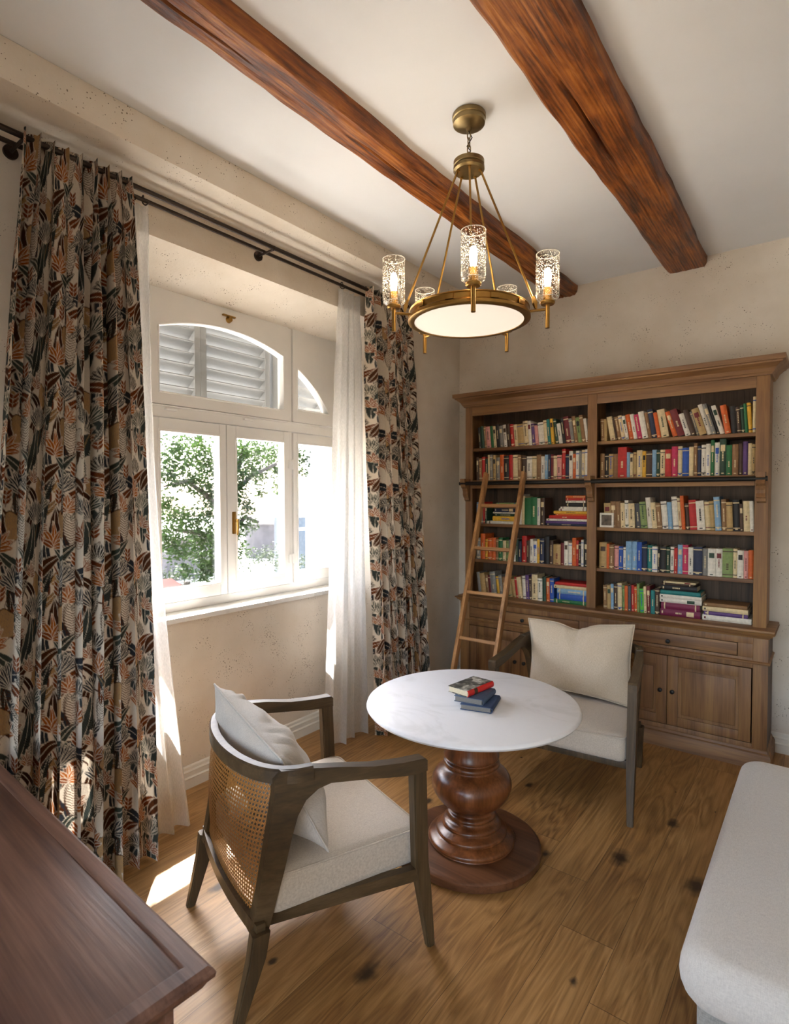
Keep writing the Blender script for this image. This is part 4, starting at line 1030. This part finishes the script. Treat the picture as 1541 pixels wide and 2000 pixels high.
def catmull(pts, m=6):
    pts = [Vector(p) for p in pts]; out = []
    for i in range(len(pts)-1):
        p0, p1, p2, p3 = pts[max(i-1, 0)], pts[i], pts[i+1], pts[min(i+2, len(pts)-1)]
        for k in range(m):
            t = k/m; out.append(.5*((2*p1)+(-p0+p2)*t+(2*p0-5*p1+4*p2-p3)*t*t+(-p0+3*p1-3*p2+p3)*t**3))
    out.append(pts[-1]); return out
def halfw(v):      # outer half width of the chair as a function of depth
    return .410 if v > -.05 else .410+(v+.05)*.085 if v > -.42 else .3785+(v+.42)*.25
def make_chair():
    t = thing('cane_back_armchair', '', 'armchair', (0, 0, 0))
    CW, CH = M['chair'], M['chairh']
    for s in (1, -1):
        # side: arm flowing into the rear upright
        arm = [(.002, .683), (.002, .722), (-.008, .732), (-.10, .737), (-.22, .751), (-.34, .777), (-.44, .794), (-.545, .800), (-.565, .77), (-.565, .72), (-.585, .58), (-.612, .40), (-.640, .268), (-.585, .268), (-.568, .33), (-.535, .46), (-.508, .58), (-.492, .64), (-.465, .69), (-.425, .722), (-.38, .731), (-.25, .712), (-.12, .690), (-.05, .682)]
        def mapo(p, q, io):
            low = max(0, min(1, (.72-q)/.45))
            wth = .046 if p > -.30 else .040
            u = halfw(p)-.012*low*(p < -.4)-(wth if io else 0); return (s*u, p, q)
        mb = MB(); mb.prism(arm, lambda p, q: mapo(p, q, 1), lambda p, q: mapo(p, q, 0))
        es = [e for e in mb.bm.edges if len(e.link_faces) == 2 and e.calc_face_angle(0) > 1.2]
        bmesh.ops.bevel(mb.bm, geom=es, offset=.006, segments=2, affect='EDGES')
        mb.done('armrest', CH, t, 40)
        # front leg, tapering, splayed a little forward
        mb = MB(); secs = []
        for z, uo, w_, v1, dv in ((0, .402, .030, .045, .032), (.25, .404, .040, .022, .052), (.33, .405, .044, .014, .058), (.695, .409, .046, .001, .058)):
            secs.append([Vector((s*uo, v1, z)), Vector((s*(uo-w_), v1, z)), Vector((s*(uo-w_), v1-dv, z)), Vector((s*uo, v1-dv, z))])
        mb.loft(secs); es = [e for e in mb.bm.edges if abs(e.verts[0].co.z-e.verts[1].co.z) > .05]
        bmesh.ops.bevel(mb.bm, geom=es, offset=.005, segments=2, affect='EDGES'); mb.done('leg', CW, t, 40)
        # rear leg, raked backwards
        mb = MB(); secs = []
        for z, uo, w_, v1, dv in ((0, .334, .030, -.668, .034), (.20, .347, .042, -.598, .058), (.285, .352, .044, -.585, .060)):
            secs.append([Vector((s*uo, v1, z)), Vector((s*(uo-w_), v1, z)), Vector((s*(uo-w_), v1-dv, z)), Vector((s*uo, v1-dv, z))])
        mb.loft(secs); es = [e for e in mb.bm.edges if abs(e.verts[0].co.z-e.verts[1].co.z) > .05]
        bmesh.ops.bevel(mb.bm, geom=es, offset=.005, segments=2, affect='EDGES'); mb.done('leg', CW, t, 40)
        # side rail
        mb = MB(); mb.prism([(-.02, .275), (-.02, .320), (-.60, .318), (-.60, .268)], lambda p, q: (s*(halfw(p)-.008-.028*(p < -.4)), p, q), lambda p, q: (s*(halfw(p)-.040-.028*(p < -.4)), p, q)); mb.done('side_rail', CH, t)
    mb = MB(); mb.box(-.372, -.040, .272, .372, -.008, .318, .004); mb.done('front_rail', CW, t)
    # curved top rail of the back
    half = [(.372, -.440), (.360, -.50), (.325, -.558), (.26, -.607), (.17, -.640), (.08, -.656), (0, -.660)]
    pl_ = half+[(-a, b_) for a, b_ in half[-2::-1]]
    cl = catmull([(a, b_, 0) for a, b_ in pl_], 5)
    mb = MB(); secs = []
    for i, p in enumerate(cl):
        d_ = (cl[min(i+1, len(cl)-1)]-cl[max(i-1, 0)]).normalized(); nn = Vector((-d_.y, d_.x, 0))
        if nn.y < 0: nn = -nn                     # points inward (forward)
        cth = Vector((0, -.3, 0))-p
        if nn.dot(cth) < 0: nn = -nn
        zt = .800; zb_ = .752
        secs.append([p+Vector((0, 0, zb_)), p+Vector((0, 0, zt-.006)), p+nn*.006+Vector((0, 0, zt)), p+nn*.032+Vector((0, 0, zt)), p+nn*.038+Vector((0, 0, zt-.006)), p+nn*.034+Vector((0, 0, zb_))])
    mb.loft(secs); mb.done('top_rail', CH, t, 40)
    # bottom rail of the back
    mb = MB(); secs = []
    for k in range(25):
        f = -1+2*k/24; u_ = f*.335; v_ = -.628-.024*(1-f*f)
        secs.append([Vector((u_, v_, .262)), Vector((u_, v_, .310)), Vector((u_, v_+.030, .310)), Vector((u_, v_+.030, .262))])
    mb.loft(secs); mb.done('bottom_rail', CH, t, 40)
    # cane back
    nu, nv = 70, 36
    P = np.zeros((nu, nv, 3)); UV = np.zeros((nu, nv, 2))
    topc = [p.copy() for p in cl]
    # resample the top curve by arc length between the uprights
    acc = [0]
    for a, b_ in zip(topc[:-1], topc[1:]): acc.append(acc[-1]+(b_-a).length)
    def tc(f):
        s_ = (.055+f*.89)*acc[-1]
        for i in range(len(acc)-1):
            if acc[i+1] >= s_: q = (s_-acc[i])/(acc[i+1]-acc[i]); return topc[i].lerp(topc[i+1], q)
        return topc[-1]
    for i in range(nu):
        f = i/(nu-1); a = tc(f); g = 1-2*f
        b_ = Vector((.322*g, -.622-.024*(1-g*g), 0))
        for j in range(nv):
            h = j/(nv-1); bl = h**1.0
            p = b_.lerp(a, bl); z = .305+(.756-.305)*h
            bow = -.020*math.sin(PI*h)*(1-g**4)
            P[i, j] = (p.x*.965, p.y*.985+bow, z); UV[i, j] = (f*acc[-1]*.95*(.78+.22*h), h*.455)
    gridmesh('cane_panel', P, M['cane'], t, uv=UV)
    def edge(pts, nm='cane_edging'):
        mb = MB(); mb.tube(pts, .0045, 6); return mb
    pts = [Vector(P[0, j]) for j in range(nv)]+[Vector(P[i, nv-1]) for i in range(nu)]+[Vector(P[nu-1, j]) for j in range(nv-1, -1, -1)]+[Vector(P[i, 0]) for i in range(nu-1, -1, -1)]
    mb = edge(pts); mb.done('cane_edging', M['rust'], t, 60)
    # gussets rounding the upper corners
    for s in (1, -1):
        mb = MB(); secs = []
        c0 = []
        K = 10; rr = .085
        i0 = 0 if s > 0 else nu-1
        def S(du, dz):      # point on the back surface du along from the side, dz below the top
            i = int(round(du/(acc[-1]*.89)*(nu-1))); i = i0+(i if s > 0 else -i); j = nv-1-int(round(dz/.45*(nv-1)))
            return Vector(P[max(0, min(nu-1, i)), max(0, min(nv-1, j))])
        def Sf(du, dz):
            fi = du/(acc[-1]*.89)*(nu-1); fj = dz/.451*(nv-1)
            i_, j_ = int(fi), int(fj); a, b_ = fi-i_, fj-j_
            def q(i, j): return Vector(P[i if s > 0 else nu-1-i, nv-1-j])
            return (q(i_, j_)*(1-a)+q(i_+1, j_)*a)*(1-b_)+(q(i_, j_+1)*(1-a)+q(i_+1, j_+1)*a)*b_
        cen = Sf(0, 0)
        arcp = [Sf(rr*(1-math.sin(PI/2*k/K)), rr*(1-math.cos(PI/2*k/K))) for k in range(K+1)]
        off = Vector((0, .012, 0)); offb = Vector((0, -.005, 0))
        poly = [cen]+arcp
        a = [mb.bm.verts.new(p+offb) for p in poly]; b_ = [mb.bm.verts.new(p+off) for p in poly]
        n_ = len(poly)
        for k in range(1, n_-1): mb.bm.faces.new((a[0], a[k], a[k+1])); mb.bm.faces.new((b_[0], b_[k+1], b_[k]))
        for k in range(n_): mb.bm.faces.new((a[k], a[(k+1) % n_], b_[(k+1) % n_], b_[k]))
        mb.done('corner_gusset', CH, t, 40)
        mb = MB(); mb.tube([p+Vector((0, -.006, 0)) for p in arcp], .0042, 6); mb.done('cane_edging', M['rust'], t, 60)
    # seat cushion: soft box
    n = 40; mb = MB()
    x0, x1, y0, y1, z0, z1 = -.358, .358, -.585, .022, .313, .452
    def sec(f, zf):
        pass
    secs = []
    N_ = 16
    def rr(cx, cy, hx, hy, r_, z):
        pts = []
        for (qx, qy, a0) in ((1, 1, 0), (-1, 1, 90), (-1, -1, 180), (1, -1, 270)):
            for k in range(7):
                a = R(a0+90*k/6); pts.append(Vector((cx+qx*(hx-r_)+r_*math.cos(a), cy+qy*(hy-r_)+r_*math.sin(a), z)))
        return pts
    cx, cy, hx, hy = 0, (y0+y1)/2, (x1-x0)/2, (y1-y0)/2
    for ins, z, r_ in ((.012, z0, .03), (.002, z0+.010, .035), (0, z0+.03, .035), (0, z1-.035, .035), (.004, z1-.018, .04), (.014, z1-.006, .045), (.030, z1, .05), (.10, z1+.006, .06), (.20, z1+.010, .05)):
        ring = rr(cx, cy, hx-ins, hy-ins, r_, z)
        for p in ring:
            tpr = 1-.09*max(0, (-p.y-.1)/.5); p.x *= tpr
        secs.append(ring)
    mb.loft(secs); mb.tube([p*1 for p in [Vector((q.x*1.002, q.y, z1-.012)) for q in secs[4]]], .0035, 6, closed=True)
    mb.done('seat', M['linen'], t, 50)
    return t
def copy_tree(o, parent=None):
    c = o.copy(); COL.objects.link(c)
    if parent: c.parent = parent
    for ch in list(o.children): copy_tree(ch, c)
    return c
ch1 = make_chair(); ch1.location = (-1.553, 1.857, 0); ch1.rotation_euler = (0, 0, -.343)
ch2 = copy_tree(ch1); ch2.location = (-1.177, 3.014, 0); ch2.rotation_euler = (0, 0, 3.232)
tag(ch1, 'cane-backed wooden armchair nearest the camera, seen from behind, left of the table', 'armchair', 'matching cane-backed armchairs')
tag(ch2, 'wooden armchair with pale seat facing the camera, in front of the bookcase', 'armchair', 'matching cane-backed armchairs')
pillow('p1', ((-.33, -.575, .905), (.275, -.515, .80), (.345, -.375, .475), (-.265, -.44, .50)), .135, M['greyfab'], 'grey-beige piped linen pillow slumped in the nearest armchair', ch1, 4, wr=.026)
pillow('p2', ((.345, -.520, .892), (-.310, -.520, .925), (-.325, -.400, .465), (.300, -.410, .49)), .095, M['linen2'], 'sand linen pillow propped upright in the armchair by the bookcase', ch2, 9, True, .020)

# ------------------------------------------------------------------ chandelier
cx, cy = -1.28, 2.21
cd = thing('chandelier', 'brass five-light ring chandelier with seeded glass shades hanging from the ceiling', 'chandelier', (cx, cy, 0))
BR, BD = M['brass'], M['brassd']
mb = MB(); mb.lathe([(0, 3.3699), (.070, 3.3699), (.073, 3.366), (.073, 3.350), (.069, 3.347), (.071, 3.343), (.069, 3.328), (.050, 3.318), (.014, 3.312), (.010, 3.300), (0, 3.298)], n=48, cap=False); mb.done('canopy', BD, cd, 40)
mb = MB()
zt = 3.300; k = 0
while zt > 3.195:
    pts = []
    for a in range(16):
        th = 2*PI*a/16; p = .008*math.cos(th); q = .020*math.sin(th)
        pts.append((p if k % 2 == 0 else 0, 0 if k % 2 == 0 else p, zt-.018+q))
    mb.tube(pts, .0024, 6, closed=True); zt -= .031; k += 1
mb.done('chain', BD, cd, 60)
mb = MB(); mb.tube([(0, 0, 3.30), (.012, .006, 3.27), (-.012, .004, 3.24), (.010, -.004, 3.21), (0, 0, 3.175)], .0025, 6); mb.done('cord', M['iron'], cd)
mb = MB(); mb.lathe([(0, 3.185), (.012, 3.185), (.014, 3.176), (.060, 3.172), (.067, 3.168), (.067, 3.150), (.063, 3.147), (.068, 3.143), (.068, 3.130), (.060, 3.122), (0, 3.122)], n=48, cap=False); mb.done('hub', BD, cd, 40)
RR = .262
mb = MB(); mb.lathe([(RR-.004, 2.518), (RR, 2.520), (RR+.002, 2.516), (RR-.002, 2.512), (RR-.004, 2.492), (RR+.002, 2.486), (RR+.006, 2.484), (RR+.006, 2.472), (RR-.002, 2.468), (RR-.022, 2.468), (RR-.022, 2.474), (RR-.012, 2.478), (RR-.010, 2.518)], n=96, cap=False)
bmesh.ops.remove_doubles(mb.bm, verts=mb.bm.verts, dist=1e-6); mb.done('ring', BR, cd, 35)
mb = MB(); mb.lathe([(0, 2.471), (RR-.020, 2.471), (RR-.016, 2.476), (RR-.014, 2.482), (0, 2.482)], n=96, cap=False); mb.done('diffuser', M['diff'], cd, 40)
phi = math.atan2(-cy, -cx)+R(3)
for k in range(5):
    a = phi+2*PI*k/5; ux, uy = math.cos(a), math.sin(a); tx_, ty_ = -uy, ux
    RA = .340
    mb = MB(); mb.tube([(.050*ux, .050*uy, 3.126), (.282*ux, .282*uy, 2.530)], .0048, 8)
    mb.tube([(.278*ux, .278*uy, 2.545), (.288*ux, .288*uy, 2.515), (.293*ux, .293*uy, 2.490)], [.006, .0125, .005], 4)
    mb.tube([(.050*ux, .050*uy, 3.118), (.050*ux, .050*uy, 3.135)], .008, 10)
    mb.done('suspension_rod', BR, cd, 40)
    mb = MB(); mb.tube([(.258*ux, .258*uy, 2.484), (RA*ux, RA*uy, 2.484)], .0058, 10)
    mb.tube([(RA*ux, RA*uy, 2.405), (RA*ux, RA*uy, 2.512)], .0092, 14)
    mb.lathe([(0, 2.502), (.026, 2.502), (.031, 2.508), (.031, 2.514), (.026, 2.518), (0, 2.518)], (RA*ux, RA*uy, 0), 24, False)
    mb.lathe([(0, 2.515), (.0185, 2.515), (.0185, 2.572), (.015, 2.574), (0, 2.574)], (RA*ux, RA*uy, 0), 20, False)
    # ring plate beside the arm
    mb.done('arm', BR, cd, 40)
    mb = MB()
    for sg in (-1, 1):
        aa = a+sg*.35
        mb.obox(((RR+.002)*math.cos(aa), (RR+.002)*math.sin(aa), 2.500), .004, .018, .011, [Vector((math.cos(aa), math.sin(aa), 0)), Vector((-math.sin(aa), math.cos(aa), 0)), Vector((0, 0, 1))], .003)
    mb.done('ring_clasp', BR, cd, 40)
    mb = MB(); n = 40
    mb.lathe([(.022, 2.519), (.034, 2.519), (.045, 2.528), (.0485, 2.538), (.0485, 2.712), (.0463, 2.712), (.0463, 2.540), (.043, 2.530), (.034, 2.522), (.022, 2.522)], (RA*ux, RA*uy, 0), n, False); gs = mb.done('glass_shade', M['seed'], cd, 40)
    mb = MB(); mb.tube([(RA*ux+.0474*math.cos(2*PI*q/32), RA*uy+.0474*math.sin(2*PI*q/32), 2.712) for q in range(32)], .0016, 6, closed=True); mb.tube([(RA*ux+.0455*math.cos(2*PI*q/32), RA*uy+.0455*math.sin(2*PI*q/32), 2.529) for q in range(32)], .0012, 6, closed=True); mb.done('rim', M['rim'], gs, 60)
    mb = MB(); mb.lathe(smoothprof([(0, 2.574), (.010, 2.576), (.013, 2.590), (.015, 2.615), (.014, 2.640), (.009, 2.652), (0, 2.656)], 1), (RA*ux, RA*uy, 0), 20, False); mb.done('bulb', M['bulb'], cd, 60)

# ------------------------------------------------------------------ desk in the left foreground
dk = thing('wooden_desk', 'dark brown wooden desk with raised moulded edge in the left foreground', 'desk', (-.972, .672, 0), R(-2.7))
DW, DD, DZT = 1.41, .62, .750      # extends to -x and -y from its far right corner
mb = MB(); mb.box(-DW+.042, -DD+.042, DZT-.022, -.042, -.042, DZT-.004, .002); mb.done('desktop_panel', M['desk'], dk)
prf = [(0, DZT-.022), (0, DZT-.002), (.006, DZT), (.036, DZT), (.044, DZT-.006), (.048, DZT-.014), (.046, DZT-.024), (.036, DZT-.030), (.034, DZT-.036), (.028, DZT-.046), (.016, DZT-.054), (.010, DZT-.060), (0, DZT-.062)]
def mould_loop(prof, x0, y0, x1, y1, name, m, par):
    mb = MB(); secs = []
    for (X, Y, sx, sy) in ((x0, y0, -1, -1), (x1, y0, 1, -1), (x1, y1, 1, 1), (x0, y1, -1, 1), (x0, y0, -1, -1)):
        secs.append([Vector((X+sx*a, Y+sy*a, z)) for a, z in prof])
    mb.loft(secs, True, False); bmesh.ops.remove_doubles(mb.bm, verts=mb.bm.verts, dist=1e-6); return mb.done(name, m, par, 25)
mould_loop(prf, -DW+.048, -DD+.048, -.048, -.048, 'edge_moulding', M['desk'], dk)
mb = MB(); 
for q in ((-DW+.06, -.080, -.06, -.060), (-DW+.06, -DD+.06, -.06, -DD+.08), (-.08, -DD+.08, -.06, -.08), (-DW+.06, -DD+.08, -DW+.08, -.08)): mb.box(q[0], q[1], DZT-.15, q[2], q[3], DZT-.03, .002)
mb.done('apron', M['desk'], dk)
for x, y in ((-.085, -.085), (-DW+.085, -.085), (-.085, -DD+.085), (-DW+.085, -DD+.085)):
    mb = MB(); mb.box(x-.022, y-.022, 0, x+.022, y+.022, DZT-.03, .003); mb.done('leg', M['black'], dk)

# ------------------------------------------------------------------ upholstered bench, right foreground
ot = thing('upholstered_bench', 'pale linen upholstered bench in the lower right corner', 'bench', (0, 0, 0))
OX0, OX1, OY0, OY1 = -.315, .62, 1.655, 3.135
def softbox(mb, x0, x1, y0, y1, z0, z1, r_, bulge=.0, m=10):
    cx, cy, hx, hy = (x0+x1)/2, (y0+y1)/2, (x1-x0)/2, (y1-y0)/2
    secs = []
    def rr(ins, z, r2):
        pts = []
        for (qx, qy, a0) in ((1, 1, 0), (-1, 1, 90), (-1, -1, 180), (1, -1, 270)):
            for k in range(9):
                a = R(a0+90*k/8); pts.append(Vector((cx+qx*(hx-ins-r2)+r2*math.cos(a), cy+qy*(hy-ins-r2)+r2*math.sin(a), z)))
        return pts
    for k in range(m+1):
        a = -PI/2+PI*k/m; ins = r_*(1-math.cos(a)); zz = (z0+z1)/2+(z1-z0)/2*math.sin(a)
        secs.append(rr(ins, zz, max(.012, .075-ins*.2)))
    secs.append(rr(r_+.10, z1+.008, .03)); secs.append(rr(r_+.25, z1+.012, .02))
    mb.loft(secs)
mb = MB(); softbox(mb, OX0, OX1, OY0, OY1, .305, .470, .050); cu = mb.done('seat_cushion', M['greyfab'], ot, 60)
mb = MB(); mb.box(OX0+.045, OY0+.06, .09, OX1-.04, OY1-.05, .312, .015); mb.done('base', M['skirtfab'], ot)
for x, y in ((OX0+.075, OY0+.09), (OX1-.07, OY0+.09), (OX0+.075, OY1-.09), (OX1-.07, OY1-.09)):
    mb = MB(); mb.tube([(x, y, 0), (x, y, .10)], [.016, .022], 14); mb.done('leg', M['black'], ot)

# ------------------------------------------------------------------ outside the window
def W(px, py, X):       # direction towards a point outside at distance X
    r_ = RT*((px-770.5)/1107.9)+DN*((py-1000)/1107.9)+Fv; t = X/r_.x
    return Vector((X, r_.y*t, CAM_Z+r_.z*t))
def foliage(name, blobs, nper, size, mat, parent, seed):
    rs = random.Random(seed); mb = MB(); bm = mb.bm
    for (c, r_) in blobs:
        for _ in range(int(nper*r_*r_)):
            d_ = Vector((rs.gauss(0, 1), rs.gauss(0, 1), rs.gauss(0, 1))).normalized()*r_*rs.random()**.5
            p = c+Vector((d_.x, d_.y, d_.z*.9))
            a = Vector((rs.gauss(0, 1), rs.gauss(0, 1), rs.gauss(0, .6)-.3)).normalized(); b_ = a.cross(Vector((rs.gauss(0, 1), rs.gauss(0, 1), rs.gauss(0, 1)))).normalized()
            l = size*rs.uniform(.7, 1.4)
            v = [bm.verts.new(p), bm.verts.new(p+a*l*.5+b_*l*.2), bm.verts.new(p+a*l), bm.verts.new(p+a*l*.5-b_*l*.2)]
            bm.faces.new(v)
    return mb.done(name, mat, parent, 0)
tr = thing('leafy_tree', 'big leafy green tree outside, filling the left and middle window panes', 'tree', (0, 0, 0))
blobs = []
rs = random.Random(11)
for (px, py, r_, X) in ((345, 880, .42, -8), (385, 870, .45, -8.4), (330, 925, .36, -7.8), (410, 905, .40, -8.2), (378, 935, .36, -8), (470, 880, .42, -8.2), (500, 885, .42, -8.4), (535, 885, .36, -8.6), (565, 880, .32, -8.6), (590, 895, .26, -8.6),
                        (470, 925, .38, -8), (505, 925, .32, -8.2), (540, 920, .26, -8.6), (588, 920, .2, -8.8), (545, 950, .20, -8.6), (415, 960, .30, -8), (455, 960, .34, -8), (405, 1000, .28, -8), (478, 990, .24, -8),
                        (340, 1010, .30, -7.8), (370, 1020, .30, -7.9), (330, 1050, .28, -7.8), (400, 1045, .36, -8), (440, 1040, .40, -8), (478, 1025, .26, -8), (350, 1075, .28, -7.7), (395, 1085, .36, -8), (430, 1095, .40, -8), (465, 1075, .28, -8), (360, 1112, .18, -7.8), (400, 1120, .24, -8), (318, 985, .18, -7.8), (510, 960, .14, -8.2), (330, 975, .12, -7.8)):
    blobs.append((W(px, py, X), r_*.85))
foliage('foliage', blobs, 5200, .075, M['leaf'], tr, 3)
mb = MB(); base = W(440, 1300, -8.3)
mb.tube([(base.x, base.y, -4.0), W(438, 1150, -8.3), W(440, 1000, -8.2), W(452, 930, -8.2), W(480, 880, -8.3)], [.20, .15, .12, .09, .04], 10)
for br in (((438, 1000), (400, 965), (365, 940), (320, 950)), ((445, 970), (490, 930), (540, 905)), ((440, 1040), (480, 1010), (505, 1020)), ((438, 1060), (390, 1040), (345, 1035))):
    mb.tube([W(a, b_, -8.2+.1*i) for i, (a, b_) in enumerate(br)], [.06, .045, .03, .015][:len(br)], 8)
mb.done('trunk', M['bark'], tr)
sb = thing('garden_shrub', 'grey green shrub outside below the tower, in the middle pane', 'shrub', (0, 0, 0))
foliage('foliage', [(W(505, 1095, -10), .34), (W(530, 1085, -10), .36), (W(545, 1105, -10), .30), (W(480, 1105, -9.5), .26), (W(560, 1100, -10.5), .30), (W(588, 1100, -10.5), .30)], 3000, .06, M['leaf2'], sb, 5)
mb = MB(); p = W(530, 1130, -10); mb.tube([(p.x, p.y, -4.0), (p.x, p.y, p.z)], [.12, .06], 8); mb.done('stem', M['bark'], sb)
sb = thing('garden_shrub', 'low grey green shrub outside at the bottom of the left pane', 'shrub', (0, 0, 0))
foliage('foliage', [(W(325, 1128, -9), .22), (W(350, 1130, -9), .22), (W(380, 1130, -9), .22), (W(410, 1130, -9), .2)], 3000, .055, M['leaf2'], sb, 6)
mb = MB(); p = W(365, 1135, -9); mb.tube([(p.x, p.y, -4.0), (p.x, p.y, p.z)], [.12, .06], 8); mb.done('stem', M['bark'], sb)
# round stone tower
c = W(520, 1060, -46); tw = thing('stone_tower', 'distant round stone tower with a conical roof seen through the middle pane', 'tower', (c.x, c.y, 0))
zt_ = W(515, 1024, -46).z; za_ = W(515, 1008, -46).z; rr_ = 2.1
mb = MB(); mb.lathe([(rr_*1.05, -14), (rr_, zt_)], n=32); mb.done('wall', M['stone'], tw, 40)
mb = MB(); mb.lathe([(rr_*1.06, zt_-.05), (rr_*1.0, zt_+.15), (.02, za_+.35)], n=32); mb.done('roof', M['stoneroof'], tw, 40)
# low stone building beside it
c = W(350, 1085, -40); hb = thing('stone_house', 'distant grey stone house behind the tree in the left pane', 'house', (c.x, c.y, 0))
mb = MB(); mb.box(-2, -2.2, -14, 2, 2.2, W(350, 1060, -40).z); mb.done('wall', M['stone'], hb)
mb = MB(); z_ = W(350, 1060, -40).z; mb.prism([(-2.4, z_), (2.4, z_), (0, z_+1.0)], lambda p, q: (-2.2, p, q), lambda p, q: (2.2, p, q)); mb.done('roof', M['stoneroof'], hb)
# white building at the right, grey-blue glazed block behind it
p = W(596, 1000, -9.0); wb = thing('white_building', 'bright white rendered building filling the right window pane', 'building', (p.x, p.y, 0))
mb = MB(); mb.box(0, 0, -4.5, 3.0, 6, 5.5, .02); mb.done('wall', M['render'], wb)
p = W(570, 1000, -16); gb = thing('glazed_block', 'blue grey glazed block just left of the white building', 'building', (p.x, p.y, 0))
mb = MB(); mb.box(0, 0, -4.5, -1, 3, W(590, 1010, -16).z); mb.done('wall', M['slate'], gb)
mb = MB(); z_ = W(590, 1033, -16).z; mb.box(.02, 0, z_-.05, .0, 3, z_+.05); mb.done('ledge', M['render'], gb)
# tiled roof below the left pane
p = W(318, 1150, -7.0); tl = MB(); y0_, y1_ = W(300, 1150, -7.0).y, W(372, 1140, -7.0).y; z_ = W(340, 1146, -7.0).z
for k in range(22):
    yy = y0_+(y1_-y0_)*k/21; tl.tube([(-6.6, yy, z_-.22), (-7.5, yy, z_+.02)], .028, 8)
tl.box(-7.5, y0_-.03, z_-.6, -6.6, y1_+.03, z_-.24)
tag(tl.done('tiled_roof', M['tile']), 'strip of red clay roof tiles just below the left window pane', 'roof')
mb = MB(); mb.box(-150, -60, -4.6, -3.6, 150, -4.5); tag(mb.done('garden_ground', M['ground'], smooth=0), kind='structure')
